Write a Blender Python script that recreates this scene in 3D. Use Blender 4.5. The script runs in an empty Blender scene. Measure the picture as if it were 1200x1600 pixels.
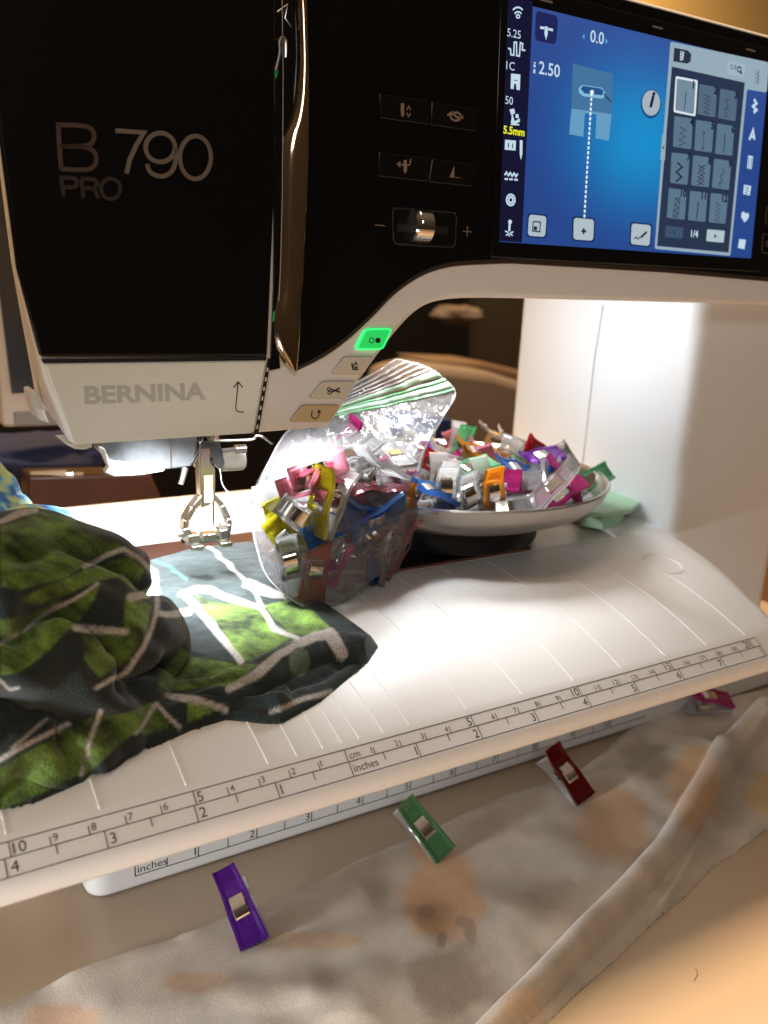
import bpy, bmesh, math, random
import numpy as np
from mathutils import Vector, Matrix, noise
S = 0.001                     # everything below is measured in millimetres
rad = math.radians
sc = bpy.context.scene
COL = sc.collection

# ------------------------------------------------------------------ camera
FPX = 1395.86
CAM = np.array([-126.98, -333.98, 117.56])
YAW, PIT, ROL = -0.561, -0.272, -0.047
def _rot(yaw, pit, rol):
    cy, sy, cp, sp, cr, sr = math.cos(yaw), math.sin(yaw), math.cos(pit), math.sin(pit), math.cos(rol), math.sin(rol)
    return (np.array([[cy, -sy, 0], [sy, cy, 0], [0, 0, 1]]) @ np.array([[1, 0, 0], [0, cp, -sp], [0, sp, cp]])
            @ np.array([[cr, 0, sr], [0, 1, 0], [-sr, 0, cr]]))
CM = _rot(YAW, PIT, ROL)
cd = bpy.data.cameras.new('camera'); cam = bpy.data.objects.new('camera', cd); COL.objects.link(cam)
cd.sensor_fit = 'VERTICAL'; cd.sensor_height = 36; cd.lens = 36 * FPX / 1600
cd.clip_start = 0.005; cd.clip_end = 20
cd.dof.use_dof = True; cd.dof.focus_distance = 0.320; cd.dof.aperture_fstop = 13
mw = Matrix.Identity(4)
for r in range(3):
    mw[r][0] = CM[r, 0]; mw[r][1] = CM[r, 2]; mw[r][2] = -CM[r, 1]; mw[r][3] = CAM[r] * S
cam.matrix_world = mw
sc.camera = cam

def ray(u, v): return CM @ np.array([(u - 600) / FPX, 1, -(v - 800) / FPX])
def at(u, v, ax, val):
    d = ray(u, v); return CAM + d * ((val - CAM[ax]) / d[ax])
def pix(P):
    q = (np.asarray(P, float) - CAM) @ CM
    return np.stack([600 + FPX * q[..., 0] / q[..., 1], 800 - FPX * q[..., 2] / q[..., 1]], -1)
TILT = 0.0661
def yF(z): return -38 + (z - 213.9) * TILT
def onface(u, v):             # (x, z) on the machine's front face
    d = ray(u, v); k = (-38 - 213.9 * TILT - CAM[1] + CAM[2] * TILT) / (d[1] - TILT * d[2]); P = CAM + k * d
    return (P[0], P[2])

# ------------------------------------------------------------------ world and lamps
w = bpy.data.worlds.new('World'); sc.world = w; w.use_nodes = True
bg = w.node_tree.nodes['Background']; bg.inputs[1].default_value = .55
wt = w.node_tree.nodes.new('ShaderNodeTexCoord'); wz = w.node_tree.nodes.new('ShaderNodeSeparateXYZ'); wr_ = w.node_tree.nodes.new('ShaderNodeValToRGB')
w.node_tree.links.new(wt.outputs['Generated'], wz.inputs[0]); wm = w.node_tree.nodes.new('ShaderNodeMapRange'); wm.inputs[1].default_value = -1
w.node_tree.links.new(wz.outputs[2], wm.inputs[0]); w.node_tree.links.new(wm.outputs[0], wr_.inputs[0]); w.node_tree.links.new(wr_.outputs[0], bg.inputs[0])
cr_ = wr_.color_ramp; cr_.elements[0].position = .35; cr_.elements[0].color = (.02, .012, .007, 1); cr_.elements[1].position = .95; cr_.elements[1].color = (.26, .18, .11, 1)
e_ = cr_.elements.new(.52); e_.color = (.055, .038, .023, 1); e_ = cr_.elements.new(.72); e_.color = (.10, .068, .04, 1)
def lamp(name, loc, aim, size, power, color, size_y=None, spread=None):
    l = bpy.data.lights.new(name, 'AREA'); l.energy = power; l.color = color; l.size = size * S
    if size_y: l.shape = 'RECTANGLE'; l.size_y = size_y * S
    if spread: l.spread = rad(spread)
    o = bpy.data.objects.new(name, l); COL.objects.link(o); o.location = Vector(loc) * S
    o.rotation_euler = (Vector(aim) - Vector(loc)).to_track_quat('-Z', 'Y').to_euler(); return o
WARM = (1, .68, .40)
COOL = (.92, .96, 1)
lamp('room_lamp', (200, 450, 1500), (100, -100, -40), 90, 42, WARM)
lamp('ceiling_lamp', (-350, -60, 1500), (-60, -80, 0), 420, 4.3, (1, .70, .45))
lamp('front_fill', (-500, -1100, 700), (0, -60, 40), 300, 2.5, (1, .95, .90))  # added fill from the camera side to lift the machine's face
lamp('wall_lamp', (1300, 1080, 900), (1250, 1700, 500), 200, 26, (1, .62, .25))
lamp('cloth_rake_fill', (-400, -170, -85), (60, -130, -119), 40, .45, COOL, 160, 60)  # added low cool fill raking across the cloth; there is no window
lamp('needle_led', (-20, -24, 56), (-12, -8, -14), 34, .15, COOL, 10, 95)
lamp('rear_needle_led', (-24, 24, 55), (-10, 50, -14), 34, .26, COOL, 10, 130)
lamp('arm_led', (112, 4, 103), (95, 0, 0), 40, .20, COOL, 14, 140)
lamp('head_led', (22, -28, 56.2), (44, -26, -4), 14, .2, COOL, 14, 120)
lamp('bag_fill', (64, -36, 97), (76, -22, 0), 16, .035, COOL, 10, 90)  # added fill under the arch to brighten the bag, not a machine LED
lamp('harp_led', (158, 30, 103), (240, 42, 60), 60, .14, COOL, 14)
sc.view_settings.view_transform = 'Standard'; sc.view_settings.look = 'None'
sc.view_settings.exposure = 0.18; sc.view_settings.gamma = 1
sc.cycles.max_bounces = 10; sc.cycles.transparent_max_bounces = 96; sc.cycles.transmission_bounces = 8
sc.cycles.caustics_reflective = False; sc.cycles.caustics_refractive = False
sc.cycles.sample_clamp_indirect = 4

# ------------------------------------------------------------------ materials
def lin(c): return tuple(((x / 255) / 12.92 if x / 255 <= .04045 else ((x / 255 + .055) / 1.055) ** 2.4) for x in c)
MATS = {}
def mat(name, col=(.8, .8, .8), rough=.4, metal=0, bump=0, bscale=800, var=0, vscale=30, trans=0, emit=None, es=1, coat=0, spec=.5, vcol=None, sheen=0, alpha=1, subs=0):
    if name in MATS: return MATS[name]
    m = bpy.data.materials.new(name); m.use_nodes = True; nt = m.node_tree; N = nt.nodes; L = nt.links
    p = N['Principled BSDF']; p.inputs['Base Color'].default_value = (*col, 1)
    p.inputs['Roughness'].default_value = rough; p.inputs['Metallic'].default_value = metal
    p.inputs['Specular IOR Level'].default_value = spec
    p.inputs['Transmission Weight'].default_value = trans; p.inputs['Coat Weight'].default_value = coat
    p.inputs['Alpha'].default_value = alpha
    if sheen: p.inputs['Sheen Weight'].default_value = sheen
    if emit: p.inputs['Emission Color'].default_value = (*emit, 1); p.inputs['Emission Strength'].default_value = es
    src = None
    tc = N.new('ShaderNodeTexCoord')
    if vcol:
        a = N.new('ShaderNodeAttribute'); a.attribute_name = vcol; src = a.outputs['Color']; L.new(src, p.inputs['Base Color'])
    if var:
        n = N.new('ShaderNodeTexNoise'); n.inputs['Scale'].default_value = vscale; n.inputs['Detail'].default_value = 6
        L.new(tc.outputs['Object'], n.inputs['Vector'])
        mr = N.new('ShaderNodeMapRange'); mr.inputs[1].default_value = .3; mr.inputs[2].default_value = .7
        mr.inputs[3].default_value = 1 - var; mr.inputs[4].default_value = 1 + var * .6
        L.new(n.outputs[0], mr.inputs[0])
        mx = N.new('ShaderNodeMix'); mx.data_type = 'RGBA'; mx.blend_type = 'MULTIPLY'; mx.inputs[0].default_value = 1
        if src is not None: L.new(src, mx.inputs[6])
        else: mx.inputs[6].default_value = (*col, 1)
        L.new(mr.outputs[0], mx.inputs[7]); L.new(mx.outputs[2], p.inputs['Base Color'])
        r2 = N.new('ShaderNodeMapRange'); r2.inputs[3].default_value = rough * .85; r2.inputs[4].default_value = min(1, rough * 1.2)
        L.new(n.outputs[0], r2.inputs[0]); L.new(r2.outputs[0], p.inputs['Roughness'])
    if bump:
        n = N.new('ShaderNodeTexNoise'); n.inputs['Scale'].default_value = bscale; n.inputs['Detail'].default_value = 3
        L.new(tc.outputs['Object'], n.inputs['Vector'])
        b = N.new('ShaderNodeBump'); b.inputs['Strength'].default_value = bump; b.inputs['Distance'].default_value = .0003
        L.new(n.outputs[0], b.inputs['Height']); L.new(b.outputs[0], p.inputs['Normal'])
    MATS[name] = m; return m
white = mat('white_plastic', (.80, .79, .77), .34, bump=.05, bscale=2500)
cream = mat('table_plastic', (.80, .78, .75), .35, bump=.05, bscale=2200)
black = mat('black_panel', (.004, .004, .0045), .30, bump=.05, bscale=3500, spec=.22)
blackgl = mat('black_bezel', (.004, .004, .005), .12, spec=.4)
darkm = mat('dark_slot', (.01, .01, .01), .5)
chrome = mat('chrome', (.80, .78, .76), .06, 1)
chrome_tint = mat('chrome_strip', (.72, .52, .36), .09, 1)  # chrome, with the room's brown reflection put into its colour
steel = mat('brushed_steel', (.62, .60, .58), .28, 1, bump=.05, bscale=1500, var=.08, vscale=60)
footm = mat('foot_metal', (.66, .65, .60), .22, 1, bump=.15, bscale=900)
greym = mat('grey_metal', (.16, .17, .18), .4, .5, bump=.3, bscale=2500, var=.15, vscale=400)
plate_m = mat('stitch_plate_metal', (.075, .038, .042), .32, .8, bump=.08, bscale=2500, var=.25, vscale=80)  # dark red: shade and clip reflections put into the plate's colour
letter = mat('letter_bronze_reflect', (.62, .52, .44), .32, .9)  # lighter bronze: the reflection on the model number is in the colour
letter2 = mat('letter_bronze_dim', (.16, .13, .12), .32, .9)
greyp = mat('grey_print', (.52, .57, .52), .5)
inkm = mat('ruler_ink', (.035, .022, .06), .55)
inkb = mat('black_ink', (.02, .02, .025), .5)
tanp = mat('tan_print', (.28, .20, .15), .6)
rubber = mat('black_rubber', (.012, .012, .014), .55, bump=.2, bscale=600)
ledm = mat('led_window', (1, 1, 1), .4, emit=(.93, .97, 1), es=4)
def emis(name, c, s=1): return mat(name, (0, 0, 0), .4, emit=lin(c), es=s, spec=.1)

# ------------------------------------------------------------------ mesh helpers
def link(name, me, m, parent=None):
    o = bpy.data.objects.new(name, me); COL.objects.link(o)
    if m is not None and len(me.materials) == 0: me.materials.append(m)
    if parent is not None:
        o.parent = parent
        l = LOC.get(parent.name, Vector((0, 0, 0)))
        o.matrix_parent_inverse = Matrix.Translation(-l)
    return o
LOC = {}
def thing(name, label, cat, loc=(0, 0, 0), group=None):
    o = bpy.data.objects.new(name, None); COL.objects.link(o); o.location = Vector(loc) * S; LOC[o.name] = Vector(loc) * S
    o.empty_display_size = .01
    o['label'] = label; o['category'] = cat
    if group: o['group'] = group
    return o
def tag(o, label, cat, group=None):
    o['label'] = label; o['category'] = cat
    if group: o['group'] = group
    return o
def struct(o, kind='structure'): o['kind'] = kind; return o
def mesh(name, V, F, m, parent=None, smooth=True, angle=35, bevel=0, seg=3, sub=0, solid=0, flip=False):
    me = bpy.data.meshes.new(name); me.from_pydata([tuple(c * S for c in v) for v in V], [], F)
    bm = bmesh.new(); bm.from_mesh(me)
    bmesh.ops.recalc_face_normals(bm, faces=bm.faces); bm.to_mesh(me); bm.free()
    if smooth: me.shade_smooth(); me.set_sharp_from_angle(angle=rad(angle))
    o = link(name, me, m, parent)
    if solid:
        md = o.modifiers.new('s', 'SOLIDIFY'); md.thickness = solid * S; md.offset = -1
    if bevel:
        md = o.modifiers.new('b', 'BEVEL'); md.width = bevel * S; md.segments = seg; md.limit_method = 'ANGLE'; md.angle_limit = rad(40); md.harden_normals = False
    if sub:
        md = o.modifiers.new('u', 'SUBSURF'); md.levels = sub; md.render_levels = sub
    return o
class MB:
    def __init__(s): s.V = []; s.F = []
    def add(s, V, F):
        n = len(s.V); s.V += [tuple(v) for v in V]; s.F += [tuple(i + n for i in f) for f in F]; return s
    def prism(s, bottom, top):
        n = len(bottom)
        return s.add(list(bottom) + list(top), [tuple(range(n))[::-1], tuple(range(n, 2 * n))] + [(i, (i + 1) % n, n + (i + 1) % n, n + i) for i in range(n)])
    def box(s, x0, x1, y0, y1, z0, z1):
        return s.prism([(x0, y0, z0), (x1, y0, z0), (x1, y1, z0), (x0, y1, z0)], [(x0, y0, z1), (x1, y0, z1), (x1, y1, z1), (x0, y1, z1)])
    def tube(s, pts, r, n=8, caps=True):
        pts = [Vector(p) for p in pts]; rs = r if isinstance(r, (list, tuple)) else [r] * len(pts)
        rings = []; prev = None
        for i, p in enumerate(pts):
            t = (pts[min(i + 1, len(pts) - 1)] - pts[max(i - 1, 0)]).normalized()
            if prev is None: a = t.orthogonal().normalized()
            else: a = (prev - t * prev.dot(t)); a = a.normalized() if a.length > 1e-6 else t.orthogonal().normalized()
            prev = a; b = t.cross(a)
            rings.append([p + (a * math.cos(2 * math.pi * k / n) + b * math.sin(2 * math.pi * k / n)) * rs[i] for k in range(n)])
        V = [tuple(v) for rr in rings for v in rr]
        F = [(j * n + i, j * n + (i + 1) % n, (j + 1) * n + (i + 1) % n, (j + 1) * n + i) for j in range(len(pts) - 1) for i in range(n)]
        if caps: F += [tuple(range(n))[::-1], tuple(range((len(pts) - 1) * n, len(pts) * n))]
        return s.add(V, F)
    def lathe(s, prof, c=(0, 0, 0), n=64):
        V = [(c[0] + r * math.cos(2 * math.pi * i / n), c[1] + r * math.sin(2 * math.pi * i / n), c[2] + z) for r, z in prof for i in range(n)]
        F = [(j * n + i, j * n + (i + 1) % n, (j + 1) * n + (i + 1) % n, (j + 1) * n + i) for j in range(len(prof) - 1) for i in range(n)]
        return s.add(V, F)
    def build(s, name, m, parent=None, **k): return mesh(name, s.V, s.F, m, parent, **k)
def crom(P, n=8, closed=False):
    P = [np.array(p, float) for p in P]; out = []; N = len(P)
    for i in range(N if closed else N - 1):
        g = (lambda j: P[j % N]) if closed else (lambda j: P[min(max(j, 0), N - 1)])
        a, b, c, d = g(i - 1), g(i), g(i + 1), g(i + 2)
        for k in range(n):
            t = k / n
            out.append(.5 * ((2 * b) + (c - a) * t + (2 * a - 5 * b + 4 * c - d) * t * t + (3 * b - a - 3 * c + d) * t ** 3))
    if not closed: out.append(P[-1])
    return out
def rpoly(P, r, n=4):         # round the corners of a polygon
    P = [np.array(p, float) for p in P]; out = []
    for i in range(len(P)):
        a, b, c = P[i - 1], P[i], P[(i + 1) % len(P)]
        la, lc = np.linalg.norm(a - b), np.linalg.norm(c - b); q = min(r, la * .45, lc * .45)
        p0 = b + (a - b) / la * q; p1 = b + (c - b) / lc * q
        for k in range(n + 1):
            t = k / n; out.append((1 - t) ** 2 * p0 + 2 * t * (1 - t) * b + t * t * p1)
    return out
# planes that carry flat things: a function (a, b, off) -> point
def FACE(x, z, off): return (x, yF(z) - off, z)
def add_poly(mb, plane, poly, o0, o1): return mb.prism([plane(p[0], p[1], o0) for p in poly], [plane(p[0], p[1], o1) for p in poly])
def add_ribbon(mb, plane, pts, wd, o0, o1, closed=False):
    P = [np.array(p, float) for p in pts]; n = len(P); Lf, Rt = [], []
    for i in range(n):
        a = P[i - 1] if (i > 0 or closed) else P[i]; c = P[(i + 1) % n] if (i < n - 1 or closed) else P[i]
        d1 = P[i] - a; d2 = c - P[i]
        d1 = d1 / (np.linalg.norm(d1) + 1e-9); d2 = d2 / (np.linalg.norm(d2) + 1e-9)
        if np.linalg.norm(d1) < .5: d1 = d2
        if np.linalg.norm(d2) < .5: d2 = d1
        t = d1 + d2; t = t / (np.linalg.norm(t) + 1e-9); nn = np.array([-t[1], t[0]])
        k = 1 / max(.5, float(np.dot(nn, np.array([-d1[1], d1[0]]))))
        Lf.append(P[i] + nn * wd / 2 * k); Rt.append(P[i] - nn * wd / 2 * k)
    for i in range(n if closed else n - 1):
        j = (i + 1) % n; q = [Lf[i], Lf[j], Rt[j], Rt[i]]; add_poly(mb, plane, q, o0, o1)
    return mb
_tc = {}
def glyphs(s, bold=0):        # flat letters: vertices and faces, in em units
    key = (s, bold)
    if key not in _tc:
        c = bpy.data.curves.new('t', 'FONT'); c.body = s; c.size = 1; c.offset = bold; c.resolution_u = 3
        o = bpy.data.objects.new('t', c); COL.objects.link(o)
        dg = bpy.context.evaluated_depsgraph_get(); e = o.evaluated_get(dg); me = bpy.data.meshes.new_from_object(e)
        _tc[key] = ([tuple(v.co[:2]) for v in me.vertices], [tuple(p.vertices) for p in me.polygons])
        bpy.data.objects.remove(o); bpy.data.curves.remove(c); bpy.data.meshes.remove(me)
    return _tc[key]
def add_text(mb, plane, s, x, z, h=None, wd=None, off=.05, bold=0, anchor=0, shear=0, up=(0, 1), right=(1, 0)):
    V, F = glyphs(s, bold); A = np.array(V); mn, mx = A.min(0), A.max(0)
    sy = h / (mx[1] - mn[1]) if h else wd / (mx[0] - mn[0]); sx = wd / (mx[0] - mn[0]) if wd else sy
    W = (mx[0] - mn[0]) * sx; r = np.array(right); u = np.array(up)
    V2 = []
    for a, b in V:
        p = r * ((a - mn[0]) * sx - W * anchor + shear * (b - mn[1]) * sy) + u * ((b - mn[1]) * sy)
        V2.append(plane(x + p[0], z + p[1], off))
    return mb.add(V2, F)
# ------------------------------------------------------------------ desk, walls and the dim room behind
deskm = mat('desk_laminate', (.52, .42, .31), .34, bump=.12, bscale=1800, var=.04, vscale=20)
ZD = -121.0
struct(mesh('desk_surface', [(-1500, -900, ZD), (1500, -900, ZD), (1500, 330, ZD), (-1500, 330, ZD)], [(0, 1, 2, 3)], deskm, solid=25))
wallm = mat('painted_wall', (.62, .47, .25), .8, var=.03, vscale=3)
struct(mesh('wall', [(-2500, 1700, -900), (3500, 1700, -900), (3500, 1700, 1900), (-2500, 1700, 1900)], [(0, 1, 2, 3)], wallm))
struct(mesh('floor', [(-3000, -2500, -860), (4000, -2500, -860), (4000, 2500, -860), (-3000, 2500, -860)], [(0, 1, 2, 3)], mat('floor_carpet', (.10, .07, .05), .9, var=.2)))

def FX(*L): return [onface(u, v) for u, v in L]
# ------------------------------------------------------------------ the sewing machine
mach = thing('sewing_machine', 'white sewing machine with glossy black face, touch screen and lit stitching area', 'sewing machine', (120, 20, ZD))
arch = crom([(27.2, 58.4), (39.3, 73.9), (55.8, 92.5), (67.1, 101.6), (79, 104.9), (94, 105.8), (112, 106.0)], 6)
shell = [(-84, 226), (-81.5, 180), (-79.7, 137), (-78.3, 109), (-75.5, 85), (-74.3, 73), (-70.2, 63.5), (-65.3, 57.6), (-2.8, 57.8)] + arch + [(345, 106.0), (345, 226)]
sil = [at(u, v, 1, 60) for u, v in [(-40, -60), (-8, 150), (0, 275), (20, 430), (45, 560), (55, 620), (80, 670), (107, 697)]]
sil = sorted([(p[2], p[0]) for p in sil])
def xback(z): return float(np.interp(z, [s_[0] for s_ in sil], [s_[1] for s_ in sil]))
front_sh = [((-72.6 if 60 < z < 84 else x), z) for x, z in shell]
front_sh = [(-84, 226), (-81.5, 180), (-79.3, 142), (-77.6, 111), (-72.9, 85.4), (-71.6, 78), (-67.6, 66.5), (-65.0, 57.8)] + shell[8:]
back_sh = [(xback(z) if k < 8 else x, z) for k, (x, z) in enumerate(front_sh)]
mb = MB(); mb.prism([FACE(x, z, 0) for x, z in front_sh], [(x, 60, z) for x, z in back_sh])
mb.build('arm_shell', white, mach, bevel=4, seg=4)
# black face of the head and of the arm
hp = [(-83.5, 224), (-81, 180), (-79.0, 142.6), (-77.2, 111), (-72.4, 85.4), (2.3, 84.6), (6.6, 150), (7.6, 224)]
MB().prism([FACE(x, z, -1) for x, z in hp], [FACE(x, z, 1.6) for x, z in hp]).build('head_panel', black, mach, bevel=.9)
lowc = crom(FX((462, 574), (500, 555), (540, 527), (580, 490), (610, 459), (640, 436), (672, 420), (710, 411), (760, 408), (800, 407)), 5)
ap = [(16.5, 224)] + [(14, 120)] + [tuple(p) for p in lowc] + [(200, 120.2), (345, 116.5), (345, 224)]
MB().prism([FACE(x, z, -1) for x, z in ap], [FACE(x, z, 1.6) for x, z in ap]).build('arm_panel', black, mach, bevel=.7)
# thin dark reveal line below the arm panel
mb = MB(); add_ribbon(mb, FACE, [(p[0], p[1] - .5) for p in lowc] + [(200, 119.6), (345, 115.9)], 1.3, -.5, .5); mb.build('panel_reveal', mat('reveal_brown', (.05, .03, .025), .5), mach)
# lower white cover of the head
fc = rpoly([(-71.3, 83.4), (2.2, 83.2), (-3.2, 58.2), (-64.2, 58.0)], 1.2)
MB().prism([FACE(x, z, -1) for x, z in fc], [FACE(x, z, 1.1) for x, z in fc]).build('front_cover', mat('front_cover_bounce', (.82, .86, .80), .35, bump=.04, bscale=2500, var=.02), mach, bevel=.7)  # greener white: LED bounce light put into the cover's colour
MB().prism([FACE(x, z, -1) for x, z in [(-72, 84.7), (2.4, 84.3), (2.2, 83.2), (-71.4, 83.4)]], [FACE(x, z, .6) for x, z in [(-72, 84.7), (2.4, 84.3), (2.2, 83.2), (-71.4, 83.4)]]).build('cover_shade_line', darkm, mach)  # dark strip painting the shadow line between panel and cover
# slot between head and arm
sl = FX((418, 560), (423, 560), (403, 678), (397, 679))
MB().prism([FACE(x, z, -3) for x, z in sl], [FACE(x, z, .35) for x, z in sl]).build('threading_slot', darkm, mach)
mb = MB()
for k in range(7):
    t = .12 + k * .125; a = np.array(sl[0]) * (1 - t) + np.array(sl[3]) * t
    add_poly(mb, FACE, [(a[0] + .2, a[1]), (a[0] + .75, a[1]), (a[0] + .55, a[1] - 1.4), (a[0], a[1] - 1.4)], .3, .5)
mb.build('slot_mark', white, mach)
# white front of the arm under the black panel, one step proud
MB().prism([FACE(x, z, -.4) for x, z in FX((425, 566), (462, 578), (500, 560), (495, 600), (408, 672))], [FACE(x, z, .3) for x, z in FX((425, 566), (462, 578), (500, 560), (495, 600), (408, 672))])
# take-up channel
ch = FX((426, -30), (458, -30), (461, 90), (455, 180), (440, 215), (438, 330), (436, 440), (430, 500), (436, 575), (421, 578), (426, 450), (427, 300))
MB().prism([FACE(x, z, -1) for x, z in ch], [FACE(x, z, 1.0) for x, z in ch]).build('take_up_channel', mat('channel_black', (.003, .003, .003), .25), mach)
# chrome strip: three-column curved section
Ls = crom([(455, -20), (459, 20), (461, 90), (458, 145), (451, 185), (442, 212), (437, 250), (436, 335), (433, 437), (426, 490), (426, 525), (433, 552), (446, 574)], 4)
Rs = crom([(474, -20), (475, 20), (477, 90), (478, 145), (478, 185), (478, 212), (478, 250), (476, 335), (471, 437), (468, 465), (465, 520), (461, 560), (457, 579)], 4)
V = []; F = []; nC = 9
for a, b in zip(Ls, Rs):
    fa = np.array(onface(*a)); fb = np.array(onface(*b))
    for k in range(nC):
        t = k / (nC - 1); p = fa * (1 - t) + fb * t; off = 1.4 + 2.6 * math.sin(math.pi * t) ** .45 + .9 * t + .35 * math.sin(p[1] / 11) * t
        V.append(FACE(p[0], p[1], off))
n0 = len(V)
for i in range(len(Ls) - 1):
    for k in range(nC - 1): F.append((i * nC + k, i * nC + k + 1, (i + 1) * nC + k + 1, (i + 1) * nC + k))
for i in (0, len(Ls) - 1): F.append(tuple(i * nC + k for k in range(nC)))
mesh('chrome_strip', V, F, chrome_tint, mach, angle=60)
# take-up lever hook, thread and guide wire in the channel, plus painted green reflections
hk = [FACE(*onface(u, v), 2.5) for u, v in crom([(441, 92), (441, 68), (437, 61), (432, 66), (432, 84), (428, 104), (426, 112)], 5)]
MB().tube(hk, .55).build('take_up_lever', steel, mach)
thr = [FACE(*onface(u, v), 2.2) for u, v in [(436, -20), (438, 120), (437, 300), (434, 420), (428, 540)]]
MB().tube(thr, .12, 5).build('thread', mat('thread_grey', (.5, .5, .5), .6), mach)
gg = mat('key_reflection_green', (.02, .5, .12), .25, emit=lin((40, 200, 80)), es=.05)  # green key's reflections, set in as faintly glowing solid pieces
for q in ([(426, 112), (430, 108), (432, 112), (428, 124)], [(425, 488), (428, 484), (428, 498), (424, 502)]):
    q = FX(*q); MB().prism([FACE(x, z, .8) for x, z in q], [FACE(x, z, 1.5) for x, z in q]).build('green_reflection', gg, mach)
hk2 = [FACE(*onface(u, v), 1.6) for u, v in [(430, 20), (446, 8), (442, 30), (452, 44)]]
MB().tube(hk2, .25, 5).build('thread_guide_wire', steel, mach)

# lettering on the head
def Z1(*L): return [onface(u * .41667, v * .41667) for u, v in L]
def arc(cx, cy, rx, ry, a0, a1, n=28): return [(cx + rx * math.cos(rad(a0 + (a1 - a0) * i / n)), cy - ry * math.sin(rad(a0 + (a1 - a0) * i / n))) for i in range(n + 1)]
mb = MB()
for st in ([(213, 467), (217, 550), (224, 637)], crom([(209, 470), (300, 474), (336, 486), (347, 512), (336, 540), (300, 550), (217, 550)], 6), crom([(217, 550), (310, 553), (346, 570), (355, 598), (344, 626), (310, 638), (220, 635)], 6)):
    add_ribbon(mb, FACE, Z1(*st), 1.25, 1.5, 2.0)
mb.build('lettering_b', mat('letter_b', (.30, .22, .19), .3, .9), mach)
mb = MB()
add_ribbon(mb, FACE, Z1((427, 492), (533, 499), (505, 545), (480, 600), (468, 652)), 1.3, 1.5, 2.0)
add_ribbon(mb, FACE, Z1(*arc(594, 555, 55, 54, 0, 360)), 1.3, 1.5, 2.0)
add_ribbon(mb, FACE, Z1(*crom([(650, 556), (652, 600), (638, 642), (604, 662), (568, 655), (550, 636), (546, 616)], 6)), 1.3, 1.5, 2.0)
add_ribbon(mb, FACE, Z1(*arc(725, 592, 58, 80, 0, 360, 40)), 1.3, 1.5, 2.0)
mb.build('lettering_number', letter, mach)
mb = MB()
add_ribbon(mb, FACE, Z1((234, 737), (224, 667)), 1.1, 1.5, 1.9)
add_ribbon(mb, FACE, Z1(*crom([(221, 667), (262, 668), (281, 676), (283, 690), (272, 702), (228, 703)], 5)), 1.1, 1.5, 1.9)
add_ribbon(mb, FACE, Z1((307, 742), (300, 671)), 1.1, 1.5, 1.9)
add_ribbon(mb, FACE, Z1(*crom([(298, 671), (338, 673), (356, 680), (357, 695), (345, 706), (303, 706)], 5)), 1.1, 1.5, 1.9)
add_ribbon(mb, FACE, Z1((338, 706), (354, 722), (363, 746)), 1.1, 1.5, 1.9)
add_ribbon(mb, FACE, Z1(*arc(409, 709, 36, 38, 0, 360)), 1.1, 1.5, 1.9)
mb.build('lettering_pro', letter2, mach)
a = np.array(onface(131, 631)); b = np.array(onface(320, 626))
mb = MB(); add_text(mb, FACE, 'BERNINA', a[0], a[1], h=5.7, wd=b[0] - a[0], off=1.16, bold=.035); mb.build('brand_lettering', greyp, mach)
def Z4(*L): return [onface(u * .4, 500 + v * .4) for u, v in L]
mb = MB(); add_ribbon(mb, FACE, Z4(*([(925, 240), (916, 335)] + crom([(916, 335), (918, 350), (930, 357), (948, 358)], 4))), .35, 1.05, 1.2)
add_ribbon(mb, FACE, Z4((907, 262), (925, 240), (943, 262)), .35, 1.05, 1.2); mb.build('printed_arrow', inkb, mach)

# four black buttons with printed icons
def Z2(*L): return [onface(400 + u * .35, v * .35) for u, v in L]
def Zb(*L): return [onface(560 + u * .18333, 130 + v * .18333) for u, v in L]
buttonm = mat('button_black', (.004, .004, .005), .18)
icons = []
for q in ([(150, 95), (575, 155), (578, 360), (158, 305)], [(595, 160), (992, 225), (978, 418), (588, 364)], [(148, 590), (572, 640), (562, 842), (145, 798)], [(600, 645), (972, 690), (952, 886), (570, 846)]):
    q = rpoly(Zb(*q), .5)
    b_ = MB().prism([FACE(x, z, 1.3) for x, z in q], [FACE(x, z, 2.3) for x, z in q]).build('touch_button', buttonm, mach, bevel=.35)
    icons.append(b_)
def icon(par, polys=(), ribs=(), m=tanp, off=2.35, Z=Zb, wd=.35):
    mb = MB()
    for p in polys: add_poly(mb, FACE, Z(*p), off - .1, off + .06)
    for p in ribs: add_ribbon(mb, FACE, Z(*p), wd, off - .1, off + .06)
    return mb.build('icon', m, par)
icon(icons[0], [[(332, 178), (358, 178), (360, 275), (346, 298), (332, 275)]], [[(382, 235), (399, 202), (415, 238)], [(380, 258), (397, 292), (415, 262)]])
icon(icons[1], [], [crom([(725, 275), (760, 275), (800, 255), (838, 275), (835, 310), (800, 325), (765, 312), (755, 290)], 4), crom([(740, 270), (770, 255), (800, 290), (830, 300), (862, 294)], 4)], wd=.75)
icon(icons[2], [[(356, 658), (382, 658), (384, 745), (369, 776), (354, 745)]], [[(355, 700), (305, 692)], [(330, 675), (303, 692), (328, 716)], crom([(384, 702), (408, 695), (415, 648)], 4)], wd=.45)
icon(icons[3], [[(785, 710), (785, 808), (745, 805)], [(797, 802), (805, 802), (805, 811), (797, 811)], [(814, 804), (822, 804), (822, 812), (814, 812)], [(831, 806), (839, 806), (839, 814), (831, 814)]], [])
icon(mach, [], [[(120, 1208), (204, 1216)]], m=mat('tan_print_dim', (.2, .14, .11), .6), off=1.75, wd=.4)
icon(mach, [], [[(866, 1262), (944, 1268)], [(908, 1218), (902, 1308)]], m=MATS['tan_print_dim'], off=1.75, wd=.4)
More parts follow.
